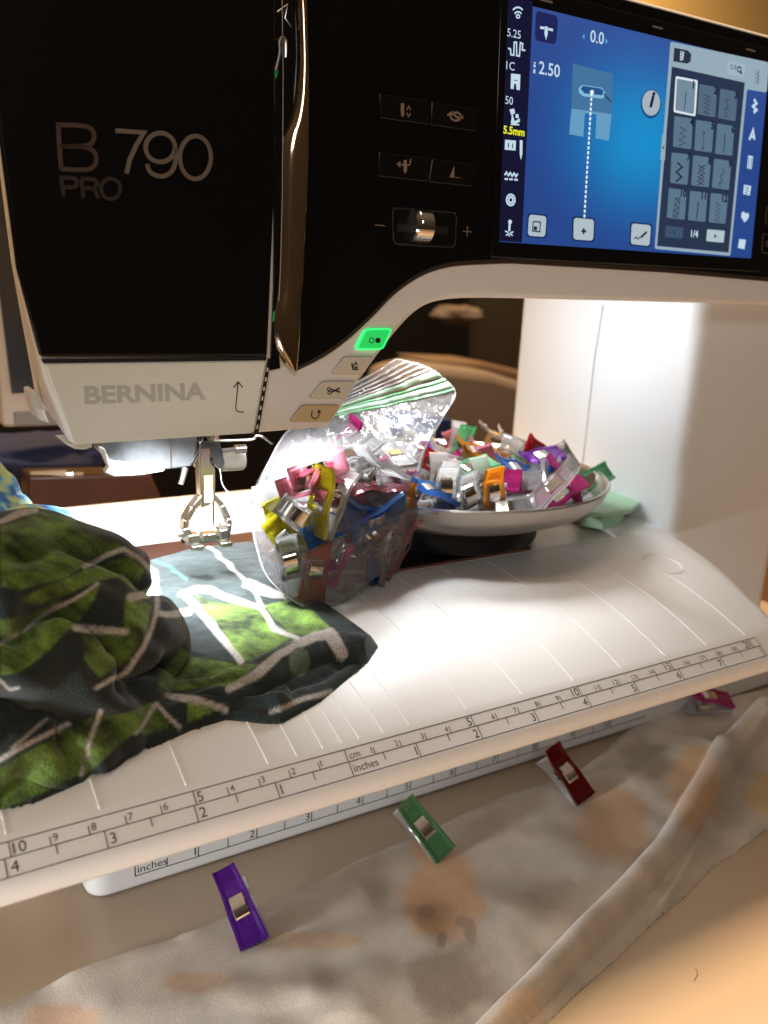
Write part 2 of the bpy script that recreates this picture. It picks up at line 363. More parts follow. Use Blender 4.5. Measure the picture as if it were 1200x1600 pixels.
# speed slider in its recess
rc = rpoly(Zb((268, 1062), (815, 1105), (802, 1398), (280, 1370)), 2.2, 5)
mb = MB(); add_ribbon(mb, FACE, rc, .7, 1.4, 2.0, closed=True); mb.build('slider_surround', mat('slider_rim', (.02, .018, .017), .25), mach, bevel=.2)
MB().prism([FACE(x, z, 1.3) for x, z in rc], [FACE(x, z, 1.75) for x, z in rc]).build('slider_recess', mat('slider_black', (.002, .002, .002), .3), mach)
s1 = Zb((310, 1195), (745, 1225), (740, 1290), (308, 1262))
MB().prism([FACE(x, z, 1.7) for x, z in s1], [FACE(x, z, 1.9) for x, z in s1]).build('slider_slot', darkm, mach)
c0 = np.array(onface(655, 354)); mb = MB()
V = []; F = []; prof = [(-4.1, 0), (-4.1, 5.2), (-3.6, 5.9), (-2.2, 5.9), (-1.9, 6.1), (3.2, 6.1), (3.6, 5.6), (3.6, 0)]
nn = 28
for px_, r_ in prof:
    for i in range(nn):
        t = math.pi * 2 * i / nn; V.append((c0[0] - .8 + px_, yF(c0[1]) - 1.2 - r_ * .95 * math.cos(t), c0[1] + r_ * math.sin(t)))
for j in range(len(prof) - 1):
    for i in range(nn): F.append((j * nn + i, j * nn + (i + 1) % nn, (j + 1) * nn + (i + 1) % nn, (j + 1) * nn + i))
mesh('slider_knob', V, F, chrome, mach, angle=30)

# four keys on the white part of the arm
def Z5(*L): return [onface(380 + u * .35, 480 + v * .35) for u, v in L]
keym = mat('key_plastic', (.66, .62, .52), .4); keyt = mat('key_plastic_tan', (.60, .47, .27), .4)
greenk = mat('green_key', (.02, .5, .12), .4, emit=lin((34, 190, 82)), es=.75); greenr = mat('green_key_rim', (.02, .6, .2), .4, emit=lin((40, 255, 120)), es=1.15)
rimk = mat('key_rim', (.30, .29, .27), .4)
kp = [[(494, 188), (540, 96), (662, 94), (620, 188)], [(388, 298), (445, 220), (582, 220), (535, 298)], [(288, 407), (348, 330), (504, 330), (458, 407)], [(200, 510), (257, 435), (432, 435), (386, 510)]]
keys = []
for i, q in enumerate(kp):
    q = rpoly(Z5(*q), 1.6, 5); c = np.mean(q, 0)
    mb = MB().prism([FACE(x, z, -.3) for x, z in q], [FACE(x, z, .25 if i else .9) for x, z in q])
    k_ = mb.build('key_surround', greenr if i == 0 else rimk, mach, bevel=.15)
    qi = [c + (np.array(p) - c) * (.955 if i else .90) for p in q]
    kk = MB().prism([FACE(x, z, 0) for x, z in qi], [FACE(x, z, .9 if i else 1.0) for x, z in qi]).build('key', greenk if i == 0 else (keyt if i == 3 else keym), k_, bevel=.35)
    keys.append(k_)
mb = MB()
add_ribbon(mb, FACE, Z5(*arc(567, 147, 10, 11, 0, 360, 20)), .3, 1.0, 1.1); add_poly(mb, FACE, Z5(*arc(595, 147, 12, 12, 0, 340, 20)), 1.0, 1.1)
mb.build('icon', inkb, keys[0])
mb = MB()
for r_ in ([(478, 248), (484, 276), (508, 276)], [(484, 252), (484, 276)], [(490, 256), (498, 246), (504, 256)], [(490, 262), (498, 272), (504, 262)]): add_ribbon(mb, FACE, Z5(*r_), .45, .9, 1.0)
mb.build('icon', inkb, keys[1])
mb = MB(); add_ribbon(mb, FACE, Z5((388, 366), (428, 378)), .55, .9, 1.0); add_ribbon(mb, FACE, Z5((388, 378), (426, 360)), .55, .9, 1.0)
for c in ((378, 364), (380, 380)): add_ribbon(mb, FACE, Z5(*arc(c[0], c[1], 8, 6, 0, 360, 16)), .35, .9, 1.0)
mb.build('icon', inkb, keys[2])
mb = MB(); add_ribbon(mb, FACE, Z5(*crom([(303, 458), (300, 484), (315, 496), (330, 486), (334, 462)], 5)), .4, .9, 1.0); add_ribbon(mb, FACE, Z5((325, 470), (334, 458), (341, 471)), .4, .9, 1.0)
mb.build('icon', inkb, keys[3])

# ------------------------------------------------------------------ touch screen
def Z3(*L): return [onface(760 + u * .36667, v * .36667) for u, v in L]
def Z6(*L): return [onface(760 + u * .21667, v * .21667) for u, v in L]
def Z7(*L): return [onface(1000 + u * .23753, 40 + v * .2375) for u, v in L]
bz = [(97.5, 219.5), (262, 219.5), (262, 121.3), (97.5, 121.3)]
MB().prism([FACE(x, z, .8) for x, z in bz], [FACE(x, z, 2.6) for x, z in bz]).build('screen_bezel', blackgl, mach, bevel=.6)
for u in (846, 1020, 1165):
    x, z = onface(u, {846: 4, 1020: 45, 1165: 80}[u]); MB().prism([FACE(x - 3, z - .35, 2.5), FACE(x + 3, z - .35, 2.5), FACE(x + 3, z + .35, 2.5), FACE(x - 3, z + .35, 2.5)], [FACE(x - 3, z - .35, 2.9), FACE(x + 3, z - .35, 2.9), FACE(x + 3, z + .35, 2.9), FACE(x - 3, z + .35, 2.9)]).build('bezel_mark', mat('bezel_mark_grey', (.25, .22, .2), .4), mach)
sx0, sz1 = onface(787, 3); sx1 = 253.9; sz0 = 127.4
scr = bpy.data.objects.new('screen', None)
# picture area: colour varies over the display like the image it shows
nx, nz = 64, 40; V = []; F = []; CO = []
gc = Z3((640, 640))[0]
for j in range(nz + 1):
    for i in range(nx + 1):
        x = sx0 + (sx1 - sx0) * i / nx; z = sz0 + (sz1 - sz0) * j / nz; V.append(FACE(x, z, 2.75))
        uv = ((x - sx0) / (sx1 - sx0), (z - sz0) / (sz1 - sz0))
        d = math.hypot((x - gc[0]) / 70, (z - gc[1] - 3) / 50); t = max(0, 1 - d); t = t * t * (3 - 2 * t)
        c = np.array([40, 72, 142]) * (1 - t) + np.array([26, 144, 206]) * t
        c = c + np.array([30, 22, 25]) * max(0, uv[1] - .55)
        CO.append((*lin(np.clip(c, 0, 255)), 1))
for j in range(nz):
    for i in range(nx): a_ = j * (nx + 1) + i; F.append((a_, a_ + 1, a_ + nx + 2, a_ + nx + 1))
me = bpy.data.meshes.new('screen'); me.from_pydata([tuple(c * S for c in v) for v in V], [], F)
at_ = me.color_attributes.new('img', 'FLOAT_COLOR', 'POINT')
for i, c in enumerate(CO): at_.data[i].color = c
sm = bpy.data.materials.new('screen_image'); sm.use_nodes = True; nt = sm.node_tree; p = nt.nodes['Principled BSDF']
a_ = nt.nodes.new('ShaderNodeAttribute'); a_.attribute_name = 'img'; p.inputs['Base Color'].default_value = (0, 0, 0, 1); p.inputs['Roughness'].default_value = .25
nt.links.new(a_.outputs['Color'], p.inputs['Emission Color']); p.inputs['Emission Strength'].default_value = .84
bpy.data.objects.remove(scr); scr = link('screen', me, sm, mach)
def lay(name, c, polys=(), ribs=(), Z=Z3, off=2.8, wd=.5, texts=(), s=.87, rnd=0):
    mb = MB()
    for q in polys: add_poly(mb, FACE, rpoly(Z(*q), rnd) if rnd else Z(*q), off, off + .03)
    for q in ribs:
        if isinstance(q, tuple): q, w_ = q
        else: w_ = wd
        add_ribbon(mb, FACE, Z(*q), w_, off, off + .03)
    for t in texts:
        (st, x, y, h), kw = t[:4], (t[4] if len(t) > 4 else {})
        X, Zz = Z((x, y))[0]; add_text(mb, FACE, st, X, Zz, h=h, off=off + .02, **kw)
    return mb.build(name, emis('scr_%d_%d_%d_%g' % (*c, s), c, s), scr, smooth=False)
wh = (196, 220, 234)
lay('status_bar', (22, 22, 50), [[(72, -12), (178, 12), (132, 1033), (35, 1026)]], off=2.78)
lay('status_icon', wh, [[(85, 318), (124, 322), (122, 388), (108, 387), (106, 362), (98, 361), (96, 384), (83, 382)], [(60, 598), (106, 602), (104, 644), (58, 640)], [(122, 600), (134, 601), (133, 660), (127, 684), (122, 660)],
     [(78, 470), (98, 466), (102, 485), (92, 492), (100, 520), (122, 508), (122, 522), (104, 532), (84, 528), (88, 500)], [(104, 490), (116, 490), (118, 508), (104, 506)], [(84, 530), (120, 532), (119, 538), (84, 536)]],
    [arc(114, 76, 7, 7, 0, 360, 14), (arc(114, 80, 19, 23, 40, 140, 8), .55), (arc(113, 76, 29, 38, 45, 135, 8), .6),
     ([(72, 212), (82, 214), (84, 238), (96, 240), (98, 186), (108, 186), (108, 242), (120, 244), (124, 188), (134, 192), (132, 218), (145, 220)], .6),
     ([(58, 748), (66, 736), (74, 750), (82, 738), (90, 752), (98, 740), (106, 754), (114, 742)], .7), ([(58, 764), (72, 765)], .7), ([(78, 765), (92, 766)], .7), ([(98, 767), (114, 768)], .7),
     ([(80, 945), (78, 985)], 1.0), ([(60, 985), (74, 990)], .5), ([(96, 988), (82, 992)], .5), ([(64, 1004), (76, 994)], .5), ([(92, 1004), (82, 996)], .5), ([(78, 1008), (78, 994)], .5)],
    off=2.84, texts=[('5.25', 68, 160, 2.8), ('1C', 64, 300, 2.9), ('50', 60, 446, 2.8)])
lay('status_icon', wh, [arc(84, 853, 21, 27, 0, 345, 24), arc(81, 946, 8, 10, 0, 340, 12)], off=2.84)
lay('status_icon', (22, 22, 50), [arc(84, 853, 6, 8, 0, 340, 12)] + [arc(84 + 14 * math.cos(k * .628), 853 + 18 * math.sin(k * .628), 2.4, 3, 0, 330, 8) for k in range(10)] + [[(97, 345), (112, 346), (112, 349), (97, 348)], [(72, 612), (76, 612), (75, 632), (71, 632)], [(90, 614), (94, 614), (93, 634), (89, 634)]], off=2.88)
lay('status_value', (235, 240, 40), off=2.84, texts=[('5.5mm', 52, 572, 2.9, dict(bold=.03))])
lay('needle_tile', (33, 38, 90), [[(190, 50), (285, 75), (276, 196), (186, 178)]], rnd=2)
lay('tile_icon', wh, [[(228, 118), (240, 120), (240, 150), (233, 176), (226, 150)]], [([(208, 123), (226, 126)], .9), ([(242, 130), (262, 134)], .9)], off=2.86)
lay('screen_value', wh, off=2.84, texts=[('0.0', 420, 184, 4.5, dict(bold=.01)), ('2.50', 202, 319, 4.6, dict(bold=.01))])
lay('screen_value', wh, [], [([(186, 270), (185, 276)], .9), ([(185, 280), (184, 292)], .9), ([(184, 300), (183, 316)], .9)], off=2.84)
lay('screen_arrow', (90, 170, 230), [[(387, 160), (397, 150), (396, 172)], [(486, 170), (496, 182), (486, 192)]], off=2.84)
lay('foot_picture', (70, 116, 158), [[(348, 275), (518, 320), (512, 490), (342, 466)]])
lay('foot_picture', (104, 158, 196), [[(342, 466), (512, 490), (500, 602), (444, 592), (448, 490), (398, 486), (392, 586), (332, 574)]], off=2.83)
lay('foot_picture', (130, 190, 220), [[(372, 380), (386, 366), (470, 378), (484, 395), (482, 414), (472, 424), (392, 414), (374, 400)]], off=2.83)
lay('foot_picture', (36, 84, 140), [[(380, 382), (390, 370), (466, 381), (478, 392), (472, 410), (396, 402)]], off=2.86)
lay('foot_picture', (40, 60, 90), [], [([(478, 404), (512, 440)], .6)], off=2.86)
st = [(427, 400), (396, 935)]
seg_ = []
for k in range(26):
    a_ = k / 26; b_ = a_ + .024; seg_.append([(st[0][0] + (st[1][0] - st[0][0]) * a_, 400 + 535 * a_), (st[0][0] + (st[1][0] - st[0][0]) * b_, 400 + 535 * b_)])
lay('stitch_line', (240, 248, 252), [arc(428, 397, 8, 10, 0, 340, 14)], [(q, .9) for q in seg_], off=2.89)
lay('info_shadow', (20, 80, 130), [arc(679, 446, 43, 62, 0, 350, 32)], off=2.82)
lay('info_button', (168, 180, 192), [arc(680, 442, 38, 54, 0, 350, 32)], off=2.86)
lay('info_letter', (20, 24, 40), off=2.9, texts=[('i', 671, 460, 6.3, dict(bold=.05, shear=.25))])
for q in ([(162, 914), (236, 922), (230, 1010), (156, 1004)], [(352, 928), (438, 936), (434, 1026), (350, 1020)], [(598, 952), (680, 960), (674, 1048), (594, 1040)]):
    c = np.mean(q, 0); lay('tool_button', (22, 44, 86), [[(c + (np.array(p) - c) * 1.14) for p in q]], off=2.82, rnd=1.6)
    lay('tool_button', (176, 190, 198), [q], off=2.86, rnd=1.6)
lay('tool_icon', (30, 36, 50), [[(182, 964), (196, 966), (195, 982), (181, 980)]], [([(180, 944), (210, 947), (207, 988), (176, 984), (180, 944)], .5), ([(384, 984), (404, 986)], .9), ([(394, 972), (393, 998)], .9), ([(662, 988), (636, 1012)], 1.0), ([(608, 1018), (616, 1010), (624, 1018), (634, 1010)], .5)], off=2.9)
# stitch selection pane
lay('selection_frame', (150, 172, 186), [[(762, 182), (1180, 270), (1172, 398), (1088, 384), (1018, 1090), (696, 1060)]], off=2.82, rnd=1.2)
lay('selection_pane', (42, 54, 78), [[(768, 288), (1078, 356), (1010, 1076), (706, 1048)]], off=2.85)
lay('menu_tab', (46, 50, 66), [[(778, 208), (836, 220), (850, 236), (848, 266), (834, 276), (774, 266)]], off=2.86)
lay('menu_icon', wh, [], [([(806, 222), (804, 262)], .5), ([(812, 224), (818, 230), (810, 236), (817, 242), (809, 248), (815, 254), (808, 262)], .5)], off=2.9)
lay('search_tile', (160, 182, 196), [[(1008, 262), (1080, 278), (1076, 332), (1002, 318)]], off=2.86, rnd=.8)
lay('search_icon', (30, 36, 56), [], [(arc(1054, 300, 8, 11, 0, 360, 16), .6), ([(1060, 310), (1066, 320)], .8)], off=2.9, texts=[('0-9', 1016, 300, 2.2, {})])
lay('menu_icon', (70, 84, 104), [], [([(1136, 304), (1140, 312), (1130, 320), (1139, 328), (1130, 336), (1138, 344), (1130, 352), (1137, 362)], .4), ([(1126, 300), (1122, 360)], .25)], off=2.9)
tl = {1: [(200, 345), (340, 375), (325, 598), (188, 572)], 2: [(352, 388), (474, 414), (460, 610), (340, 588)], 3: [(492, 418), (606, 438), (592, 635), (476, 612)]}
rows = [[(355, 388, 470, 412, 340, 586, 460, 610)]]
def tile(i, q, c): return lay('stitch_tile', c, [q], Z=Z7, off=2.88, rnd=.8)
lay('stitch_tile_frame', (225, 236, 240), [[(200, 338), (345, 366), (330, 602), (186, 574)]], Z=Z7, off=2.87, rnd=1)
Q = {1: [(208, 354), (332, 378), (319, 588), (197, 562)], 2: [(356, 390), (472, 412), (460, 610), (342, 586)], 3: [(494, 420), (607, 442), (592, 635), (477, 612)],
     4: [(192, 598), (314, 618), (302, 818), (182, 800)], 5: [(334, 624), (452, 642), (438, 838), (322, 824)], 6: [(474, 648), (586, 666), (572, 860), (458, 846)],
     7: [(174, 838), (294, 850), (278, 1050), (164, 1036)], 8: [(316, 856), (434, 872), (418, 1066), (302, 1052)], 9: [(454, 878), (567, 894), (550, 1083), (438, 1068)],
     10: [(156, 1070), (274, 1084), (260, 1278), (142, 1264)], 11: [(296, 1088), (410, 1100), (396, 1292), (282, 1280)], 12: [(432, 1102), (545, 1116), (528, 1305), (418, 1294)]}
for i, q in Q.items():
    cc = {1: (118, 140, 158)}.get(i, (84, 106, 128) if i < 4 else (92, 118, 138)); tile(i, q, cc)
tx = []
for i, q in Q.items(): tx.append((str(i), q[1][0] - (22 if i < 10 else 42), q[1][1] + 44, 3.4, dict(bold=.04)))
lay('stitch_number', (22, 28, 44), Z=Z7, off=2.93, texts=tx)
_lay = lay
def zz(x0, y0, x1, y1, n, amp, sk=0):
    return [(x0 + (x1 - x0) * k / n + (amp if k % 2 else -amp), y0 + (y1 - y0) * k / n + sk * (k % 2)) for k in range(n + 1)]
thin = .42
rb = [([(268, 438), (257, 558)][0:2], thin), (zz(410, 462, 400, 585, 9, 18), thin), ([(552, 492), (530, 500), (545, 545), (522, 552), (536, 598), (514, 606)], .35), (zz(248, 672, 240, 796, 6, 20), .4),
      ([(524, 720), (514, 840)], .5), (zz(228, 902, 218, 1030, 4, 18), .8), (zz(370, 920, 362, 1050, 5, 20), thin), (zz(374, 920, 366, 1050, 5, -20), thin), ([(512, 942), (514, 975), (492, 990), (506, 1030), (484, 1040), (496, 1068)], .35),
      ([(200, 1136), (228, 1140), (214, 1262), (184, 1258), (200, 1136)], .35), (zz(212, 1142, 200, 1256, 6, 12), .35), ([(350, 1160), (336, 1276)], .6), (zz(480, 1170, 472, 1290, 9, 16), .35),
      ([(384, 735), (380, 800)], .35), (zz(384, 700, 383, 724, 2, 8), .35), (zz(378, 800, 377, 822, 2, 8), .35)]
lay('stitch_glyph', (36, 44, 62), [], rb, Z=Z7, off=2.93)
lay('page_button', (62, 84, 108), [[(136, 1316), (252, 1330), (246, 1402), (130, 1392)]], Z=Z7, off=2.88, rnd=.6)
lay('page_button', (176, 196, 204), [[(408, 1340), (524, 1350), (516, 1428), (402, 1418)]], Z=Z7, off=2.88, rnd=.6)
lay('page_arrow', (24, 30, 44), [[(456, 1370), (470, 1386), (454, 1400)], [(196, 1350), (184, 1360), (194, 1372)]], Z=Z7, off=2.93)
lay('page_number', wh, Z=Z7, off=2.93, texts=[('1/4', 300, 1392, 3.2, dict(bold=.02))])
lay('pane_handle', (150, 172, 184), [[(728, 574), (745, 574), (738, 688), (719, 684)]], off=2.88, rnd=.6)
lay('pane_handle_arrow', (30, 40, 60), [[(734, 622), (727, 631), (733, 640)]], off=2.93)
lay('side_icon', wh, [[(1094, 664), (1114, 668), (1108, 722), (1088, 718)], [(1076, 788), (1106, 794), (1100, 834), (1072, 828)], [(1066, 905), (1076, 902), (1084, 912), (1092, 906), (1098, 918), (1092, 934), (1078, 948), (1064, 925)], [(1056, 1018), (1084, 1022), (1078, 1062), (1050, 1056)]],
    [([(1118, 426), (1128, 444), (1114, 456), (1128, 472), (1116, 482)], 1.3), ([(1098, 598), (1114, 556), (1120, 598)], 1.3), ([(1104, 584), (1118, 586)], 1.0)], off=2.84)
lay('side_icon_pattern', (40, 54, 110), [], [(zz(1090, 796, 1086, 828, 5, 7), .4), ([(1098, 672), (1094, 716)], .4), ([(1108, 674), (1104, 718)], .4)], off=2.88)
# outlined touch keys right of the screen
okm = mat('outline_print', (.16, .12, .1), .5)
mb = MB()
for q in ([(1192, 646), (1260, 655), (1258, 720), (1188, 712)], [(1184, 766), (1260, 774), (1258, 846), (1182, 840)], [(1174, 882), (1260, 892), (1256, 962), (1170, 952)], [(1160, 996), (1260, 1010), (1256, 1090), (1154, 1076)]):
    add_ribbon(mb, FACE, rpoly(Z3(*q), 1), .3, 2.55, 2.66, closed=True)
X, Zz = Z3((1170, 1052))[0]; add_text(mb, FACE, 'clr', X, Zz, h=4.6, off=2.65)
add_poly(mb, FACE, Z3((1186, 925), (1196, 908), (1204, 926), (1194, 938)), 2.6, 2.66)
mb.build('outlined_key_print', okm, mach)

# ------------------------------------------------------------------ body below and behind the face
colo = rpoly([(250, -25), (345, -25), (345, 117), (250, 117)], 9, 6)
z0c, z1c = -108, 110
MB().prism([(x, y, z0c) for x, y in colo], [(x, y, z1c) for x, y in colo]).build('column', mat('column_plastic', (.74, .76, .78), .42, bump=.05, bscale=2500), mach, angle=40)
# the seam on the inside of the column and the raised fillet where it meets the arm
MB().tube([(249.9, 46, -14), (249.9, 45.5, 70), (249.9, 44, 90), (249.6, 43, 100)], .35, 6).build('column_seam', mat('seam_grey', (.25, .26, .28), .6), mach)
MB().box(-51, 262, -17, 62, -108, -16.5).build('free_arm', mat('free_arm_plastic', (.70, .69, .68), .3), mach, bevel=3)
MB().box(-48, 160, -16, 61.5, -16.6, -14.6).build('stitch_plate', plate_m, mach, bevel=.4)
bp = rpoly([(-64, -37.5), (360, -37.5), (360, 122), (-64, 122)], 9, 6)
MB().prism([(x, y, -121 + .05) for x, y in bp], [(x, y, -100) for x, y in bp]).build('base', mat('base_plastic', (.62, .60, .58), .4, bump=.05, bscale=2500), mach, bevel=2)
# ruler printed along the base
def BASE(x, z, off): return (x, -37.5 - off, z)
mb = MB(); xb = -46.4
add_ribbon(mb, BASE, [(xb, -110), (xb, -115.2), (235, -115.2)], .4, .02, .06)
for n in range(1, 11):
    add_ribbon(mb, BASE, [(xb + 25.4 * n, -115.2), (xb + 25.4 * n, -107)], .4, .02, .06); add_ribbon(mb, BASE, [(xb + 25.4 * (n - .5), -115.2), (xb + 25.4 * (n - .5), -111.3)], .35, .02, .06)
    add_text(mb, BASE, str(n), xb + 25.4 * n - 1, -114.2, h=3.6, off=.05, anchor=1)
add_text(mb, BASE, 'inches', xb + 1, -114.2, h=3.3, off=.05)
mb.build('base_ruler', inkb, mach)

# ------------------------------------------------------------------ needle area
MB().box(-43, -8, -9, 12, 54, 57.5).build('led_lamp', ledm, mach)
MB().box(8, 26, -30, -12, 55, 57.2).build('led_lamp', ledm, mach)
MB().box(155, 215, 6, 22, 105.3, 106.2).build('led_lamp', ledm, mach)
hs = [(-44, 54.5), (-6.5, 54.5), (-6.5, 44), (-9, 36.5), (-20, 36.0), (-40, 40.2), (-44, 45)]
MB().prism([(x, -2, z) for x, z in hs], [(x, 9, z) for x, z in hs]).build('needle_threader_housing', greym, mach, bevel=.8)
MB().box(-17.6, -17.2, -2.3, -1.5, 37, 54).build('housing_seam', steel, mach)
lv = [(-45, 47), (-43.4, 47), (-41.5, 42), (-30, 39.3), (-21, 37.6), (-21, 36.2), (-30, 35.4), (-40, 35.6), (-43.5, 37.4), (-42, 39.5)]
MB().prism([(x, -5, z) for x, z in lv], [(x, 0, z) for x, z in lv]).build('threader_lever', mat('clear_white_lever', (.8, .8, .78), .2), mach, bevel=.6)
MB().tube([(-12, -3, 36.5), (-14.5, -4.5, 30.5)], [1.3, 1.1], 8).build('threader_hook', footm, mach, bevel=0)
MB().tube([(-5.4, -2, 54), (-5.0, -2, 44), (-8.5, -2, 38)], .8, 8).build('threader_rod', chrome, mach)
# presser bar, needle bar
MB().tube([(-1.5, 8, 58), (-1.5, 8, 34)], 3.2, 16).build('presser_bar', steel, mach)
MB().tube([(0, 0, 58), (0, 0, 40)], 3.0, 16).build('needle_bar', chrome, mach)
MB().box(-5.5, 2.4, -3.4, 3, 43.5, 46.5).build('needle_clamp', mat('clamp_black', (.03, .03, .03), .3), mach, bevel=.4)
MB().prism([(-1.5, -3.6, 44), (2.8, -3.6, 44), (4.4, -3.6, 37), (2, -3.6, 35), (-.6, -3.6, 38)], [(-1.5, 3, 44), (2.8, 3, 44), (4.4, 3, 37), (2, 3, 35), (-.6, 3, 38)]).build('needle_holder', mat('clamp_black', (.03, .03, .03), .3), mach, bevel=.4)
MB().tube([(4, -1, 41.8), (9.5, -1, 42)], .9, 10).build('clamp_screw', steel, mach)
s_ = MB(); 
for k in range(3): s_.tube([(9.5 + k * 1.6, -1, 42), (10.9 + k * 1.6, -1, 42)], [1.9, 1.9], 14)
s_.build('clamp_screw_head', chrome, mach)
mb = MB(); V = []; F = []; nn = 24; prof = [(5.5, 0), (5.5, 3.2), (6, 3.9), (15.2, 4.1), (16.2, 3.6), (16.2, 0)]
for x_, r_ in prof:
    for i in range(nn): V.append((x_, 6 + r_ * math.cos(2 * math.pi * i / nn), 36 + r_ * math.sin(2 * math.pi * i / nn) * 1.1))
for j in range(len(prof) - 1):
    for i in range(nn): F.append((j * nn + i, j * nn + (i + 1) % nn, (j + 1) * nn + (i + 1) % nn, (j + 1) * nn + i))
mesh('presser_screw', V, F, mat('clear_cap', (.72, .70, .60), .18, trans=.25), mach, angle=30)
MB().tube(crom([(0, -3, 46.6), (8, -4, 46.4), (15.5, -5, 46.6), (17, -5.2, 47.8), (19.5, -5.6, 47.4), (23.5, -6.5, 44.5)], 4), .55, 8).build('thread_guide_bar', chrome, mach)
MB().tube([(0, -1, 40), (0, -1, 27), (.2, -1, 20), (.3, -1, 14), (.4, -1, 8)], [.75, .75, .45, .42, .2], 10).build('needle', chrome, mach)
MB().tube(crom([(2.2, -3, 45), (2.4, -3, 36), (3.4, -3, 28.5), (6.6, -4, 24), (8.0, -4, 21.5)], 5), .16, 6).build('thread', mat('thread_white', (.8, .8, .78), .6), mach)
# presser foot
pf = thing('presser_foot', 'open silver presser foot with red label under the needle', 'presser foot', (0, 4, -13))
def PFY(y): return lambda x, z, off: (x, y - off, z)
shk = [(-6.2, 34), (-6.2, 46.5), (-1.6, 46.5), (-1.6, 38), (.4, 36), (.4, 22.5), (-2.2, 20.2), (-5.5, 19.4)]
MB().prism([(x, -3.2, z) for x, z in shk], [(x, 2.4, z) for x, z in shk]).build('shank', footm, pf, bevel=.6)
def leg(pts, wd, y0, y1, nm):
    mb = MB(); P = [(x, z) for x, z in pts]; add_ribbon(mb, lambda a, b, o: (a, o, b), P, wd, y0, y1); return mb.build(nm, footm, pf, bevel=.45, angle=30)
leg([(-4.6, 24), (-8.6, 19.5), (-11.6, 14.8), (-12.0, 11.5), (-10.2, 8.4), (-9.2, 6)], 2.4, -3, 2.4, 'left_fork')
leg([(-.4, 24), (3.6, 19.5), (6.4, 13.6), (6.8, 11), (6.3, 8), (5.6, 5.6)], 2.0, -3, 2.4, 'right_fork')
MB().tube([(-14.6, -.5, 8.8), (-11.5, -.5, 8.8)], [1.5, 1.5], 14).build('pivot_screw', steel, pf)
MB().tube([(3.0, -.5, 10.5), (7.6, -.5, 9.8)], [1.4, 1.4], 14).build('pivot_screw', steel, pf)
so = MB(); so.box(-10.4, -5.6, -6, 9, 2.4, 4.6); so.box(1.8, 6.6, -6, 9, 2.4, 4.6); so.box(-10.4, 6.6, 3, 9, 2.4, 5.2)
so.build('sole', footm, pf, bevel=.5)
MB().box(-11.2, -6.4, -3.4, 3, 4.4, 8.6).build('sole_hinge', footm, pf, bevel=.6); MB().box(-4.6, 1.2, -2.6, 3, 4.8, 8.0).build('sole_hinge', footm, pf, bevel=.6); MB().box(2.2, 6.4, -3.4, 3, 4.4, 9.4).build('sole_hinge', footm, pf, bevel=.6)
PL = PFY(-3.2)
mb = MB(); add_poly(mb, PL, rpoly([(-4.3, 32.6), (-.8, 32.6), (-.8, 21.6), (-4.3, 21.6)], .5), 0, .1); lab = mb.build('foot_label', mat('label_white', (.85, .85, .85), .5), pf)
mb = MB(); add_poly(mb, PL, [(-4.3, 32.4), (-.8, 32.4), (-.8, 26.8), (-4.3, 26.8)], .1, .14); mb.build('label_band', mat('label_red', (.75, .16, .10), .5), lab)
mb = MB(); add_text(mb, PL, '1D', -3.8, 23, h=2.4, wd=2.6, off=.14, bold=.02); mb.build('label_print', mat('label_red', (.75, .16, .10), .5), lab)
# catch and cutter on the left edge of the head
ct = [(-78.0, 73), (-75.2, 72.5), (-71.2, 64.0), (-74.2, 65.2), (-77.0, 68.5)]
ct = [at(u, v, 1, 20) for u, v in [(47, 612), (56, 610), (78, 662), (60, 656), (50, 632)]]; ct = [(p[0], p[2]) for p in ct]
MB().prism([(x, 20, z) for x, z in ct], [(x, 34, z) for x, z in ct]).build('thread_cutter', white, mach, bevel=.8)
fo = [(-66, 57.8), (-58, 57.8), (-57.6, 56.2), (-60, 55.6), (-63, 56)]
MB().prism([(x, -46, z) for x, z in fo], [(x, -30, z) for x, z in fo]).build('cover_tab', white, mach, bevel=.4)
# ------------------------------------------------------------------ extension table
prof = [(-121.6, -37.9), (-114.6, -32.2), (-108, -29.1), (-100, -26.2), (-89, -22.8), (-78, -20.0), (-59, -16.9), (-40, -15.1), (-22, -14.2), (-10, -14), (137, -14)]
_py = np.array([p[0] for p in prof]); _pz = np.array([p[1] for p in prof])
_sl = np.gradient(_pz, _py); _sl[0] = _sl[1] = .81; _sl[-1] = _sl[-2] = 0
def zt(y):
    y = float(np.clip(y, -121.6, 137)); i = int(min(max(np.searchsorted(_py, y) - 1, 0), len(_py) - 2))
    h = _py[i + 1] - _py[i]; t = (y - _py[i]) / h
    return (2 * t**3 - 3 * t**2 + 1) * _pz[i] + (t**3 - 2 * t**2 + t) * h * _sl[i] + (-2 * t**3 + 3 * t**2) * _pz[i + 1] + (t**3 - t**2) * h * _sl[i + 1]
tab = thing('extension_table', 'glossy white slide-on extension table with printed ruler along its front edge', 'extension table', (60, 0, -40))
X0 = -190
CX0, CX1, CY0, CY1 = -58, 217, -21.5, 66
ys = [-122.6, -123.4, -123.5, -123.0, -122.3]; zs = [-45.2, -44.2, -41.0, -39.4, -38.4]
yy = [-121.6 + k * 7 / 4 for k in range(5)] + list(np.linspace(-113.5, CY0, 44)) + [CY0 + (CY1 - CY0) * k / 12 for k in range(1, 13)] + [CY1 + (137 - CY1) * k / 6 for k in range(1, 7)]
PY = ys + yy; PZ = zs + [zt(y) for y in yy]
PY += [138.5, 139, 139]; PZ += [-14.6, -16, -22]
def XR(y):
    if y < -95: return 226.3 - 12 * ((-95 - y) / 29) ** 2 
    return min(224 + (y + 103) * .29, 257)
xs = [X0, -150, -125, -100, -80, CX0] + [CX0 + (CX1 - CX0) * k / 20 for k in range(1, 21)]
V = []; F = []; ncol = len(xs) + 4
